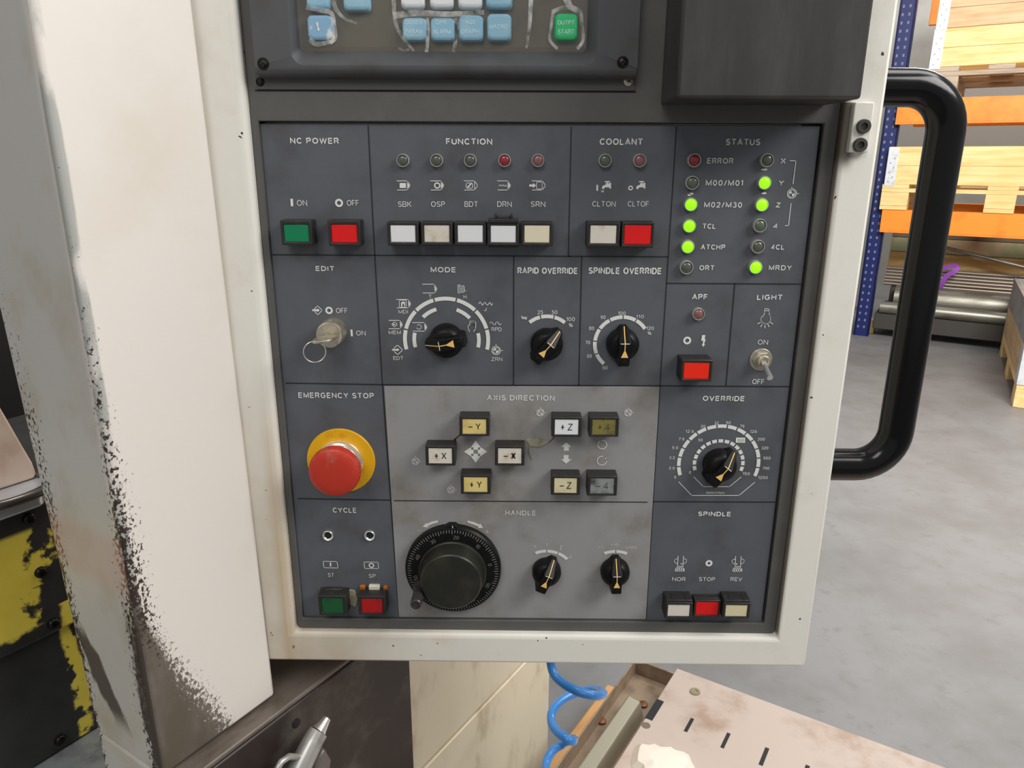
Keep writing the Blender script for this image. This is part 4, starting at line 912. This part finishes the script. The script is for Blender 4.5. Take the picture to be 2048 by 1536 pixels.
lo = [(xe(zb), 0, zb), (xr(zb), 0, zb), (xr(zb), yl(zb), zb), (xe(zb), yl(zb), zb)]; hi = [(xe(zt_), 0, zt_), (xr(zt_), 0, zt_), (xr(zt_), yl(zt_), zt_), (xe(zt_), yl(zt_), zt_)]
m.loops([lo, hi], close=True)
m.box(xe(zb), 0.04, 0.006, yl(zb), zb-0.30, zb+0.0)
m.build('post', mp, mach, bevel=0.0035, seg=3)
# rail under the post, skirt below it, sloping base covers
e1 = -MF.onz(600, 1390, zb).y
sk = MF.ony(823, 1430, -e1).x
M_steel = mat('rail_steel', (112, 103, 94), 0.45, 0.2, col2=(76, 66, 58), scale=30, stretch=(0.4, 1, 1))
m = MB(); m.box(0.012, sk, -e1, 0.115, zb-0.006, zb-0.0005); m.build('bed_rail', M_steel, mach, bevel=0.0018)
M_skirt = mat('skirt_rust', (44, 35, 31), 0.45, col2=(82, 76, 70), scale=14, lo=0.5, hi=0.72)
m = MB(); m.box(0.0125, sk, -e1-0.001, 0.10, 0.05, zb-0.0062); m.build('skirt_panel', M_skirt, mach, bevel=0.002)
bo = -e1+0.03
be = MF.ony(1097, 1430, bo).x
gz = MF.ony(940, 1438, bo).z
M_beige = mat('base_beige', (232, 220, 194), 0.5, col2=(188, 170, 138), scale=18, lo=0.48, hi=0.75, stretch=(1, 1, 0.5))
m = MB(); m.box(sk-0.02, be, bo, bo+0.25, 0.02, gz-0.004); m.box(sk-0.02, be, bo+0.005, bo+0.25, gz-0.004, gz+0.002); m.box(sk-0.02, be-0.0, bo, bo+0.25, gz+0.002, 0.74)
m.build('base_cover', M_beige, mach, bevel=0.0015)
m = MB(); m.box(-1.6, 1.2, 0.9, 0.94, 0, 2.3); m.build('interior_panel', mat('interior_dark', (22, 20, 18), 0.5), mach)
# way cover with peeling yellow paint, its casting and the pale guard behind
yc = 0.26
zA = MF.ony(40, 1021, yc).z; zB = MF.ony(60, 1291, yc).z; zC = MF.ony(140, 1497, yc).z; xE = MF.ony(84, 1000, yc).x
wm = bpy.data.materials.new('peeling_yellow'); wm.use_nodes = True; k = NT(wm); tc = k.n('ShaderNodeTexCoord').outputs['Object']
sp = k.n('ShaderNodeSeparateXYZ'); k.l(tc, sp.inputs[0])
n1 = k.noise(tc, 16, 6, 0.62); edgeu = MF.ony(62, 1150, yc).x
lim = k.math('SUBTRACT', k.math('MULTIPLY_ADD', n1, 0.16, edgeu-0.075), sp.outputs[0])
ztop = k.math('SUBTRACT', zA-0.022, sp.outputs[2]); zlo = k.math('SUBTRACT', sp.outputs[2], k.math('MULTIPLY_ADD', n1, 0.06, zB-0.012))
fy = k.math('MULTIPLY', k.ramp(lim, -0.004, 0.004), k.math('MULTIPLY', k.ramp(ztop, -0.002, 0.004), k.ramp(zlo, -0.002, 0.004)))
fy = k.math('MULTIPLY', fy, k.ramp(k.noise(tc, 60, 4, 0.6, (0.4, 1, 1)), 0.72, 0.66))
strip = k.math('MULTIPLY', k.ramp(k.math('ABSOLUTE', k.math('SUBTRACT', k.math('MULTIPLY_ADD', n1, 0.03, sp.outputs[0]), MF.ony(152, 1330, yc).x+0.017)), 0.010, 0.006), k.ramp(k.noise(tc, 45, 3), 0.40, 0.47))
strip = k.math('MULTIPLY', strip, k.math('LESS_THAN', sp.outputs[2], zB+0.03)); fy = k.math('MAXIMUM', fy, strip)
k.l(k.mix(fy, k.mix(k.noise(tc, 30, 4), lin((62, 62, 60)), lin((38, 35, 32))), k.mix(k.noise(tc, 40, 3), lin((246, 228, 96)), lin((230, 200, 70)))), k.b.inputs['Base Color']); k.b.inputs['Roughness'].default_value = 0.42
way = thing('way_cover', 'dark steel slide cover with peeling yellow paint and bolts, left of the post', 'machine cover', Cw, MA)
m = MB(); m.box(-0.9, 0.75, yc, yc+0.3, zB, zA); m.build('upper_panel', wm, way, bevel=0.003)
m = MB(); m.box(-0.9, 0.75, yc+0.006, yc+0.3, zC, zB-0.0005); m.build('lower_panel', wm, way, bevel=0.002)
for x, y in ((57, 1037), (81, 1144), (106, 1247), (126, 1484)):
    q = MF.ony(x, y, yc); m = MB(); yy = yc+(0.006 if y > 1300 else 0)
    m.lathe(q.x, q.z, [(0.0060, -0.0005), (0.0060, 0.002), (0.005, 0.004), (0.003, 0.0048)], 20, yy); m.build('bolt', M_dark_screw, way, smooth=60)
m = MB(); m.box(-0.9, 0.45, 0.135, yc+0.3, zC-0.03, zC-0.002); m.build('drip_tray', mat('tray_grey', (150, 154, 156), 0.4, 0.3, col2=(120, 122, 122), scale=30), mach, bevel=0.002)
tab = thing('table_casting', 'pale silver machined casting lying on top of the yellow flaked cover', 'machine part', Cw, MA)
z1 = zA+0.001; xT = MF.ony(82, 993, yc-0.012).x
m = MB(); m.slab([(-0.9, yc-0.012), (xT-0.0, yc-0.012), (xT+0.03, yc+0.02), (xT-0.02, yc+0.12), (-0.9, yc+0.16)], z1, z1+0.016)
m.build('plate', mat('silver_cast', (206, 210, 216), 0.28, 0.6), tab, bevel=0.003)
q = MF.onz(8, 985, z1+0.017); m = MB(); ps = [Vector((q.x+0.045*math.cos(t), q.y+0.03*math.sin(t), z1+0.017)) for t in [2*PI*i/32 for i in range(32)]]
m.tube(ps, 0.005, 8, closed=True); m.build('pocket_rim', mat('pocket_dark', (96, 90, 82), 0.3, 0.7), tab, smooth=60)
q0 = [MF.ony(x, y, yc+0.024) for x, y in ((-160, 640), (0, 812), (22, 850), (46, 892), (66, 926), (74, 948), (70, 962), (0, 985), (-160, 1010))]
gd = thing('guard_panel', 'pale pinkish sloped guard panel behind the silver casting', 'machine guard', Cw, MA)
zmin = z1+0.0165
m = MB(); m.prism([(v.x, max(v.z, zmin)) for v in q0[:-2]]+[(q0[-3].x-0.02, zmin), (q0[-1].x, zmin)], yc+0.024, yc+0.05)
m.build('sheet', mat('pink_beige', (232, 208, 190), 0.5, col2=(212, 182, 162), scale=20), gd, bevel=0.004)
# ------------------------------------------------------------------ lower right: chip conveyor cover and gutter
zs_ = 0.38
cc0 = MF.onz(1354, 1336, zs_)
xa0 = MF.onz(1225, 1536, zs_).x
M_cov = mat('cover_pinkish', (184, 168, 157), 0.42, col2=(154, 128, 108), scale=9, lo=0.5, hi=0.74, bump=0.05)
con = thing('conveyor_cover', 'worn pinkish-beige sheet cover with black slots on the floor side of the pendant', 'machine cover', Cw, MA)
yL = cc0.y
m = MB(); m.box(xa0-0.35, cc0.x, yL-1.25, yL, zs_-0.004, zs_); m.box(xa0-0.35, cc0.x, yL-0.006, yL-0.001, zs_-0.05, zs_-0.0035); m.box(xa0-0.3, cc0.x-0.03, yL-1.2, yL-0.05, 0.0, zs_-0.004)
m.build('sheet', M_cov, con, bevel=0.0015)
for x, y, l_, w_ in ((1378, 1450, 0.034, 0.0055), (1451, 1481, 0.036, 0.0055), (1528, 1513, 0.040, 0.006), (1610, 1549, 0.04, 0.006)):
    q = MF.onz(x, y, zs_); m = MB(); m.box(q.x-l_/2, q.x+l_/2, q.y-w_/2, q.y+w_/2, zs_-0.002, zs_+0.0003); m.build('slot', M_line, con, smooth=0)
q = MF.onz(1306, 1418, zs_); m = MB(); m.box(q.x-0.026, q.x+0.026, yL-0.012, yL+0.0005, zs_-0.008, zs_+0.0003); m.build('slot', M_line, con, smooth=0)
q = MF.onz(1292, 1451, zs_); m = MB(); m.lathe(0, 0, [(0.007, 0), (0.007, 0.0004)], 16); m.v = [(q.x+x, q.y+z, zs_+0.0001-y) for x, y, z in m.v]; m.build('screw_hole', mat('hole_brown', (110, 96, 84), 0.6), con, smooth=0)
q = MF.onz(1390, 1384, zs_); m = MB(); m.lathe(0, 0, [(0.009, 0), (0.0085, 0.002), (0.005, 0.002), (0.004, 0.0008)], 20); m.v = [(q.x+x, q.y+z, zs_-y) for x, y, z in m.v]; m.build('screw', mat('cover_screw', (150, 138, 112), 0.5, 0.4), con, smooth=30)
gz0 = zs_-0.055
gl = MF.onz(1256, 1336, gz0+0.03).y
gut = thing('chip_gutter', 'brownish sheet metal gutter with a bright steel bar along the slotted cover', 'gutter', Cw, MA)
ge = MF.onz(1275, 1346, gz0).x
m = MB(); m.box(xa0-0.35, ge, yL+0.002, gl, gz0-0.003, gz0); m.box(xa0-0.35, ge, gl-0.003, gl, gz0, gz0+0.030); m.box(ge-0.003, ge, yL+0.002, gl, gz0, gz0+0.03)
m.build('channel', mat('gutter_sheet', (150, 132, 112), 0.42, 0.2, col2=(112, 94, 78), scale=24, lo=0.45, hi=0.75), gut, bevel=0.001)
q = MF.onz(1268, 1398, gz0+0.03); m = MB()
m.hull([(x, q.y+dy, z) for x in (q.x, xa0-0.3) for dy, z in ((-0.020, gz0+0.001), (0.022, gz0+0.001), (0.010, gz0+0.034), (-0.012, gz0+0.030))])
m.build('steel_bar', mat('bar_steel', (176, 170, 150), 0.3, 0.6), gut, bevel=0.002)
for x, y in ((1203, 1443), (1286, 1410)):
    q = MF.onz(x, y, gz0+0.001); m = MB(); m.lathe(0, 0, [(0.008, 0), (0.008, 0.004), (0.005, 0.006)], 16); m.v = [(q.x+a_, q.y+c_, gz0-b_) for a_, b_, c_ in m.v]; m.build('screw', mat('rusty_screw', (120, 76, 54), 0.5, 0.5), gut, smooth=40)
m = MB(); m.box(xa0-0.2, xa0-0.15, yL+0.02, gl-0.02, 0, gz0-0.003); m.box(ge-0.08, ge-0.03, yL+0.02, gl-0.02, 0, gz0-0.003); m.build('support_leg', M_dark_screw, gut)
# torn white scrap on the cover
q = MF.onz(1322, 1535, zs_); sc0 = MF.o+MF.x*q.x+MF.y*q.y
rag = tag(empty('paper_scrap', (sc0.x, sc0.y, zs_)), 'torn white scrap of paper lying on the slotted cover at the bottom edge', 'scrap')
m = MB(); N = 26; ring_ = []
for i in range(N):
    a_ = 2*PI*i/N; r_ = 0.046*(1+0.16*math.sin(3*a_+1)+0.13*random.uniform(-1, 1)); ring_.append((r_*math.cos(a_), r_*math.sin(a_)))
L0 = [(x, y, 0.0004) for x, y in ring_]; L1 = [(x*0.8, y*0.8, 0.010+0.004*random.random()) for x, y in ring_]; L2 = [(x*0.4, y*0.4, 0.014+0.004*random.random()) for x, y in ring_]
m.loops([L0, L1, L2], close=True); m.build('sheet', mat('scrap_white', (226, 216, 202), 0.7), rag, smooth=20)
# ------------------------------------------------------------------ coiled air hose
hose = thing('coiled_air_hose', 'blue coiled air hose hanging below the pendant', 'hose', (0, 0, 0))
hpx = [(1100, 1290, .20), (1101, 1322, .20), (1108, 1348, .19), (1128, 1368, .175), (1160, 1384, .16), (1190, 1391, .16), (1206, 1388, .185), (1198, 1381, .225), (1165, 1382, .245), (1130, 1396, .235), (1106, 1420, .215), (1103, 1444, .195), (1114, 1463, .175), (1134, 1477, .16), (1146, 1482, .165), (1146, 1478, .20), (1128, 1487, .225), (1104, 1503, .22), (1092, 1530, .20), (1098, 1552, .175), (1118, 1568, .16), (1132, 1566, .19), (1116, 1576, .215), (1095, 1596, .205), (1090, 1620, .18)]
pp = [hit(x, y, (0, d_, 0), Vector((0, 1, 0))) for x, y, d_ in hpx]
top = pp[0]; pp = [Vector((top.x, 0.128, top.z+0.06)), Vector((top.x, 0.15, top.z+0.055)), Vector((top.x, 0.185, top.z+0.03))]+pp
m = MB(); m.tube(smoothpath(pp, 8), 0.0056, 14); m.build('tube', mat('hose_blue', (58, 136, 212), 0.3, coat=0.3), hose, smooth=60)
m = MB(); m.tube([Vector((top.x, 0.1305, top.z+0.06)), Vector((top.x, 0.148, top.z+0.056))], 0.007, 6); m.build('fitting', M_nickel, hose, smooth=30)
# ------------------------------------------------------------------ air gun hanging in front of the dark skirt
gf = Frame(MF.o, MF.a); gy = -e1-0.022
gun = thing('air_blow_gun', 'silver air blow gun with a finger loop hanging in front of the dark skirt', 'air gun', Cw, MA)
G = lambda x, y, dy=0.0: MF.ony(x, y, gy+dy)
gs = (G(620, 1500)-G(610, 1500)).length/10
m = MB(); m.tube([G(637, 1462), G(645, 1450), G(654, 1436)], lambda t: gs*(10.5-5*t), 16); m.build('nozzle', M_chrome, gun, smooth=50)
M_alu = mat('gun_alloy', (176, 174, 170), 0.35, 0.55, col2=(150, 146, 140), scale=60)
m = MB(); m.tube([G(637, 1463), G(628, 1478), G(616, 1502), G(600, 1535), G(588, 1562), G(574, 1600)], lambda t: gs*(13+2.5*t), 20)
m.tube([G(612, 1512), G(596, 1514), G(578, 1513), G(562, 1524), G(552, 1542), G(552, 1566), G(566, 1586)], gs*4.2, 12)
m.build('body', M_alu, gun, smooth=50)
m = MB(); m.prism([(v.x, v.z) for v in (G(640, 1490), G(646, 1500), G(654, 1514), G(652, 1530), G(645, 1560), G(630, 1560), G(618, 1540), G(628, 1512))], gy-0.007, gy+0.007)
m.build('trigger', mat('gun_trigger', (112, 106, 102), 0.4, 0.4), gun, bevel=0.003)
q = MF.ony(592, 1446, -e1-0.001); m = MB(); m.lathe(q.x, q.z, [(0.0045, -0.001), (0.0045, 0.0012), (0.003, 0.0016)], 20, -e1-0.001); m.build('bolt_hole', M_line, mach, smooth=30)
m = MB(); q = G(560, 1574); m.tube([Vector((q.x, -e1, q.z)), Vector((q.x, gy-0.010, q.z)), Vector((q.x, gy-0.014, q.z+0.008))], 0.002, 10); m.build('hook', M_dark_screw, mach, smooth=50)

tm = thing('timber_block', 'tan timber lying on the floor behind the blue hose, half hidden by the gutter', 'timber', Cw, MA)
q = MF.onz(1150, 1450, 0.07); m = MB(); m.box(q.x-0.6, q.x+0.16, q.y-0.11, q.y, 0.0, 0.07); m.build('beam', mat('tan_timber', (196, 150, 98), 0.6, col2=(168, 124, 76), scale=12, stretch=(0.3, 2, 2)), tm, bevel=0.006)
# ------------------------------------------------------------------ storage rack across the aisle
vn = ray(-1417, 320); ra = math.atan2(-vn.y, -vn.x)     # rack front runs near-right
foot = hit(1727, 672, (0, 0, 0), Vector((0, 0, 1)))
RF = Frame(foot, ra)
def rz(x, y): return RF.ony(x, y, 0)
rack = thing('pallet_rack', 'pallet rack with dark blue perforated uprights and orange beams behind the pendant', 'rack', foot, ra)
M_orange = mat('beam_orange', (255, 142, 40), 0.45, col2=(244, 124, 28), scale=8)
M_blue = mat('upright_blue', (18, 32, 92), 0.4)
uw = abs(rz(1752, 600).x-rz(1733, 600).x)
u1 = rz(1764, 480).x; DEP = 1.22
def upright(yb, holes=True):
    m = MB(); m.box(u1-0.10, u1, yb, yb+0.012, 0, 3.2); m.box(u1-0.012, u1, yb, yb+0.07, 0, 3.2); m.box(u1-0.10, u1-0.088, yb, yb+0.07, 0, 3.2)
    m.cur = 1
    for i in range(60 if holes else 0):
        z = 0.06+i*0.05
        for dx in (-0.075, -0.035): m.box(u1+dx-0.006, u1+dx+0.006, yb-0.0008, yb+0.004, z, z+0.018)
    m.build('upright', [M_blue, mat('upright_hole', (112, 116, 130), 0.6)], rack, smooth=0)
upright(0)
m = MB(); m.box(u1-0.20, u1-0.13, DEP-0.07, DEP, 0, 3.2); m.build('upright', M_blue, rack, smooth=0)
m = MB()
for z in (0.25, 0.75, 1.25, 1.75): m.tube([Vector((u1-0.085, 0.06, z)), Vector((u1-0.165, DEP-0.06, z+0.45))], 0.014, 8)
m.build('brace', mat('brace_grey', (120, 122, 120), 0.5, 0.3), rack, smooth=50)
def beam(x, yt, yb_, y0, x0=None):
    t, b_ = RF.ony(x, yt, y0), RF.ony(x, yb_, y0); m = MB()
    m.box(u1-0.02 if x0 is None else x0, u1+2.75, y0, y0+0.05, b_.z, t.z); m.box(u1, u1+2.75, y0-0.002, y0+0.0, b_.z+0.012, b_.z+0.02)
    m.build('beam', M_orange, rack, bevel=0.004); return t.z
zU = beam(1960, 193, 246, -0.052); zL = beam(1920, 424, 472, -0.052)
for z in (zU, zL):
    m = MB(); m.box(u1-0.02, u1+2.75, DEP-0.05, DEP, z-0.13, z); m.build('beam', M_orange, rack, bevel=0.004)
m = MB(); m.box(u1-0.02, u1+2.75, DEP-0.05, DEP, zU+0.62, zU+0.86); m.build('beam', M_orange, rack, bevel=0.004)
# wood
def wood(name, c1, c2):
    mm_ = bpy.data.materials.new(name); mm_.use_nodes = True; k = NT(mm_); tc = k.n('ShaderNodeTexCoord').outputs['Object']
    f = k.noise(tc, 5, 6, 0.6, (0.6, 8, 8)); f2 = k.noise(tc, 2.2, 2, 0.5)
    cc = k.mix(k.ramp(f, 0.35, 0.7), lin(c1), lin(c2)); cc = k.mix(k.math('MULTIPLY', k.ramp(f2, 0.5, 0.75), 0.4), cc, lin(c2))
    k.l(cc, k.b.inputs['Base Color']); k.b.inputs['Roughness'].default_value = 0.6; return mm_
M_pine = wood('pine_yellow', (244, 212, 152), (228, 184, 114)); M_old = wood('pine_weathered', (216, 184, 142), (190, 154, 112)); M_dull = wood('pine_grey', (186, 168, 146), (150, 130, 112))
M_galv = mat('galvanised', (222, 224, 228), 0.4, 0.25, col2=(196, 200, 206), scale=30)
def pallet(root, x0, y0, z0, L_, D_, wmat, k=1.0):
    # deck boards lie along y (their ends show at the front), stringers along x
    zt = z0+0.144*k; bw = 0.10*k; lw = 0.145*k
    for yy in (y0, y0+D_/2-bw/2, y0+D_-bw):
        m = MB(); m.box(x0, x0+L_, yy, yy+bw, zt-0.044*k, zt-0.0225*k); m.build('stringer_board', wmat, root, bevel=0.002)
        for xx in (x0, x0+L_/2-lw/2, x0+L_-lw):
            m = MB(); m.box(xx, xx+lw, yy, yy+bw, z0+0.0225*k, zt-0.0445*k); m.build('block', wmat, root, bevel=0.003)
            m = MB(); m.box(xx, xx+lw, yy, yy+bw, z0, z0+0.022*k); m.build('bottom_board', wmat, root, bevel=0.002)
    for i, wd in enumerate((0.14, 0.11, 0.145, 0.11, 0.14)):
        xx = x0+(L_-0.14*k)*i/4; m = MB(); m.box(xx, xx+wd*k, y0, y0+D_, zt-0.022*k, zt); m.build('deck_board', wmat, root, bevel=0.002)
    return zt
def collar(name, label, x0, y0, z0, L_, D_, wmat, h=0.195, group=None, fr=RF):
    r = thing(name, label, 'pallet collar', fr.o+fr.x*x0+fr.y*y0+Vector((0, 0, z0)), fr.a, group)
    for k_ in range(2):
        za, zb2 = k_*h/2+0.0005, (k_+1)*h/2-0.001
        m = MB(); m.box(0, L_, 0, 0.02, za, zb2); m.box(0, L_, D_-0.02, D_, za, zb2); m.box(0, 0.02, 0.0205, D_-0.0205, za, zb2); m.box(L_-0.02, L_, 0.0205, D_-0.0205, za, zb2)
        m.build('board', wmat, r, bevel=0.0015)
    for xx, s in ((0, 1), (L_, -1)):
        m = MB(); xs = sorted((xx-s*0.003, xx+s*0.062)); m.box(xs[0], xs[1], -0.003, -0.0005, -0.012, h-0.004)
        xs = sorted((xx-s*0.003, xx-s*0.0005)); m.box(xs[0], xs[1], -0.003, 0.08, -0.012, h-0.004)
        m.cur = 1
        for i in range(6):
            z = 0.016+i*0.031; xq = xx+s*(0.02+0.022*(i % 2)); m.box(xq-0.004, xq+0.004, -0.0045, -0.003, z-0.004, z+0.004)
        m.build('hinge', [M_galv, mat('rivet_grey', (150, 152, 156), 0.4, 0.5)], r, bevel=0.0008)
    return r
# lower shelf
yF = -0.06
pl = RF.ony(1761, 416, yF); scale_pb = 1.0
def shelf_pallet(x, ybase, px, ptop, wmat, label, zbeam):
    q = RF.ony(x, ybase, yF); k = (RF.ony(px, ptop, yF).z-zbeam)/0.144
    r = thing('pallet', label, 'pallet', RF.o+RF.x*q.x+RF.y*yF+Vector((0, 0, zbeam+0.0005)), RF.a)
    return q.x, zbeam+0.0005+pallet(r, 0, 0, 0, 1.2*k, 0.8*k, wmat, k), k
xl, zl_, kl = shelf_pallet(1758, 418, 1900, 371, M_pine, 'yellow pine pallet on the lower orange beam', zL)
hL = RF.ony(1900, 293, yF).z-RF.ony(1900, 371, yF).z
collar('pallet_collar', 'pale pine pallet collar with white hinge on the lower shelf', xl+0.012, yF, zl_+0.0005, 1.19*kl, 0.79*kl, M_pine, h=hL)
xu, zu_, ku = shelf_pallet(1846, 190, 1960, 130, M_dull, 'grey weathered pallet on the upper orange beam', zU)
hU = RF.ony(1960, 52, yF).z-RF.ony(1960, 130, yF).z
collar('pallet_collar', 'yellow pine collar with a knot, directly on the upper grey pallet', xu+0.012, yF, zu_+0.0005, 1.19*ku, 0.79*ku, M_pine, h=hU)
collar('pallet_collar', 'tan weathered collar stacked on the yellow collar at the top', xu+0.016, yF, zu_+hU+0.0025, 1.18*ku, 0.79*ku, M_old, h=hU*1.02)
# stock on the floor level: timbers, rods, bars
def bar_thing(name, label, cat, px, py0, py1, ydep, x0, x1, mt, kind='round', rod=None, zb0=None):
    t, b_ = RF.ony(px, py0, ydep), RF.ony(px, py1, ydep); h = t.z-b_.z
    if zb0 is not None: b_.z = zb0
    r = tag(empty(name, RF.o+RF.x*x0+RF.y*ydep+Vector((0, 0, b_.z)), RF.a), label, cat)
    m = MB(); L_ = x1-x0
    if kind == 'round': m.tube([Vector((0, h/2, h/2)), Vector((L_, h/2, h/2))], h/2, 28)
    else: m.box(0, L_, 0, 0.16, 0, h)
    m.build(rod or 'bar', mt, r, smooth=50, bevel=0 if kind == 'round' else 0.003); return b_.z
x0_, x1_ = u1+0.02, u1+2.6
M_bar = mat('bar_steel_round', (136, 134, 124), 0.4, 0.7, col2=(104, 100, 90), scale=20, stretch=(0.2, 1, 1))
M_dkw = mat('stock_dark', (58, 54, 50), 0.6)
zsup = RF.ony(1900, 641, 0.02).z
sup = thing('stock_cradle', 'dark low steel cradle under the round bars at floor level', 'cradle', RF.o+RF.x*x0_+RF.y*0.03, RF.a)
m = MB(); m.box(0, x1_-x0_, 0, 0.62, max(zsup-0.15, 0.06), zsup); m.build('deck', M_dkw, sup, bevel=0.004)
for xx in (0.25, 1.3, 2.3):
    m = MB(); m.box(xx, xx+0.1, 0.1, 0.6, 0, max(zsup-0.15, 0.06)); m.build('foot', M_dkw, sup)
bar_thing('steel_tube', 'thin bright steel tube lying in front of the thick round bar', 'steel bar', 1900, 616, 641, 0.0, x0_+0.03, x1_, M_bar, rod='tube', zb0=zsup+0.0006)
bar_thing('round_bar', 'thick shiny steel round bar on the cradle', 'steel bar', 1900, 577, 631, 0.112, x0_+0.10, x1_, M_bar, zb0=zsup+0.0006)
M_rod = mat('rod_steel', (140, 128, 116), 0.4, 0.6)
zr = RF.ony(1900, 582, 0.34).z
m0 = thing('rod_rest', 'dark block carrying the bundle of thin rods', 'block', RF.o+RF.x*(x0_+0.05)+RF.y*0.325, RF.a)
m = MB(); m.box(0, x1_-x0_-0.1, 0, 0.30, zsup+0.0005, zr-0.001); m.build('body', M_dkw, m0, bevel=0.003)
for i in range(6):
    yy = 0.31+i*0.014; q0 = RF.ony(1900, 580-i*6.6, yy); q1 = RF.ony(1900, 574.5-i*6.6, yy); h = q1.z-q0.z
    lab = ['bottom', 'second lowest', 'third lowest', 'third highest', 'second highest', 'topmost'][i]
    r = tag(empty('steel_rod', RF.o+RF.x*(x0_-0.0)+RF.y*yy+Vector((0, 0, q0.z)), RF.a), lab+' thin steel rod of the bundle above the round bar', 'steel rod', 'bundle of thin steel rods')
    m = MB(); m.tube([Vector((0, h/2, h/2)), Vector((x1_-x0_, h/2, h/2))], h/2*1.08, 10); m.build('rod', M_rod, r, smooth=50)
bar_thing('timber', 'brown timber plank with yellow stains behind the rod bundle', 'timber', 1940, 512, 543, 0.42, x0_, x1_, mat('stained_timber', (168, 130, 70), 0.7, col2=(188, 166, 124), scale=9, stretch=(0.4, 3, 3)), 'box', rod='plank')
bar_thing('timber', 'green-grey painted timber plank stacked on the brown one', 'timber', 1940, 482, 511, 0.43, x0_, x1_, mat('green_timber', (140, 148, 112), 0.7, col2=(182, 160, 126), scale=3.0, lo=0.4, hi=0.6), 'box', rod='plank')
bar_thing('timber', 'dark timber plank just under the lower orange beam', 'timber', 1940, 470, 481, 0.44, x0_, x1_, mat('dark_timber', (110, 98, 84), 0.7), 'box', rod='plank')
a_, b_ = RF.ony(1862, 488, 0.30), RF.ony(2075, 541, 0.22)
r = thing('steel_pipe', 'slanting bright steel pipe lying across the planks', 'pipe', RF.o, RF.a); m = MB(); m.tube([a_, b_], 0.013, 16); m.build('pipe', M_bar, r, smooth=50)
st = thing('lifting_strap', 'purple lifting strap looped over the rod bundle', 'strap', RF.o, RF.a)
Q = lambda x, y, d_: RF.ony(x, y, d_)
sp_ = smoothpath([Q(1868, 538, .285), Q(1890, 535, .27), Q(1908, 531, .262), Q(1914, 537, .25), Q(1906, 545, .245), Q(1893, 552, .25), Q(1885, 566, .26), Q(1880, 578, .275)], 6)
m = MB(); vs = []
for i, p in enumerate(sp_):
    t = (sp_[min(i+1, len(sp_)-1)]-sp_[max(i-1, 0)]).normalized(); nn = Vector((-t.z, 0, t.x)).normalized()*0.016
    vs += [p+nn, p-nn, p-nn+Vector((0, 0.004, 0)), p+nn+Vector((0, 0.004, 0))]
n = len(sp_); m.add(vs, [(4*k_+j, 4*k_+(j+1) % 4, 4*k_+4+(j+1) % 4, 4*k_+4+j) for k_ in range(n-1) for j in range(4)]+[(0, 1, 2, 3), (4*n-1, 4*n-2, 4*n-3, 4*n-4)])
m.build('webbing', mat('strap_purple', (136, 66, 168), 0.6), st, smooth=40)
q = RF.onz(1744, 668, 0); tb = thing('timber_block', 'small pale timber block beside the blue rack foot', 'timber', RF.o+RF.x*(q.x-0.065)+RF.y*(q.y+0.02), RF.a)
m = MB(); m.box(0.0, 0.07, 0, 0.1, 0.0, 0.10); m.build('block', M_pine, tb, bevel=0.004)
# crate at the right edge
cf = hit(2024, 814, (0, 0, 0), Vector((0, 0, 1))); cb = hit(1998, 706, (0, 0, 0), Vector((0, 0, 1)))
dv = cb-cf; ca_ = math.atan2(dv.y, dv.x); CF = Frame(cf, ca_); LN = dv.length
cr = thing('pallet', 'pale pallet on the floor at the right edge under a grey-topped box', 'pallet', cf, ca_)
def cpallet():
    for yy in (-0.10, -0.45, -0.80):
        m = MB(); m.box(0, LN, yy, yy+0.0995, 0.1, 0.122); m.build('stringer_board', M_pine, cr, bevel=0.002)
        for xx in (0, LN/2-0.07, LN-0.14):
            m = MB(); m.box(xx, xx+0.14, yy, yy+0.0995, 0.0, 0.0995); m.build('block', M_pine, cr, bevel=0.003)
    m = MB(); m.box(0, LN, -0.80, -0.0005, 0.1225, 0.144); m.build('deck', M_pine, cr, bevel=0.002)
cpallet()
zc_ = CF.onx(2033, 556, LN).z
cl = thing('pallet_collar', 'box of tan lower and grey upper boards on the floor pallet at the right edge', 'pallet collar', cf+Vector((0, 0, 0.1445)), ca_)
hh = (max(zc_, 0.45)-0.1445)/2
for k_, mt in ((0, M_old), (1, mat('board_grey', (150, 150, 150), 0.6, col2=(120, 116, 112), scale=8))):
    m = MB(); za, zb2 = k_*hh, (k_+1)*hh-0.002
    m.box(0, LN, -0.022, 0, za, zb2); m.box(0, LN, -0.80, -0.778, za, zb2); m.box(0, 0.022, -0.7775, -0.0225, za, zb2); m.box(LN-0.022, LN, -0.7775, -0.0225, za, zb2)
    m.build('board', mt, cl, bevel=0.002, label='tan boards' if k_ == 0 else 'grey boards')
m = MB(); m.box(-0.003, 0.09, 0.0005, 0.003, -0.02, hh); m.box(-0.003, -0.0005, -0.07, 0.003, -0.02, hh); m.build('hinge', M_galv, cl, bevel=0.001)
# wall behind the rack
m = MB(); y_ = DEP+1.1
c4 = [RF.o+RF.x*x+RF.y*y for x, y in ((-6, y_), (7.5, y_), (7.5, y_+0.1), (-6, y_+0.1))]
m.slab([(v.x, v.y) for v in c4], 0, 4.5); structure(m.build('wall_back', mat('wall_grey', (176, 176, 170), 0.7, col2=(160, 160, 154), scale=2), smooth=0))
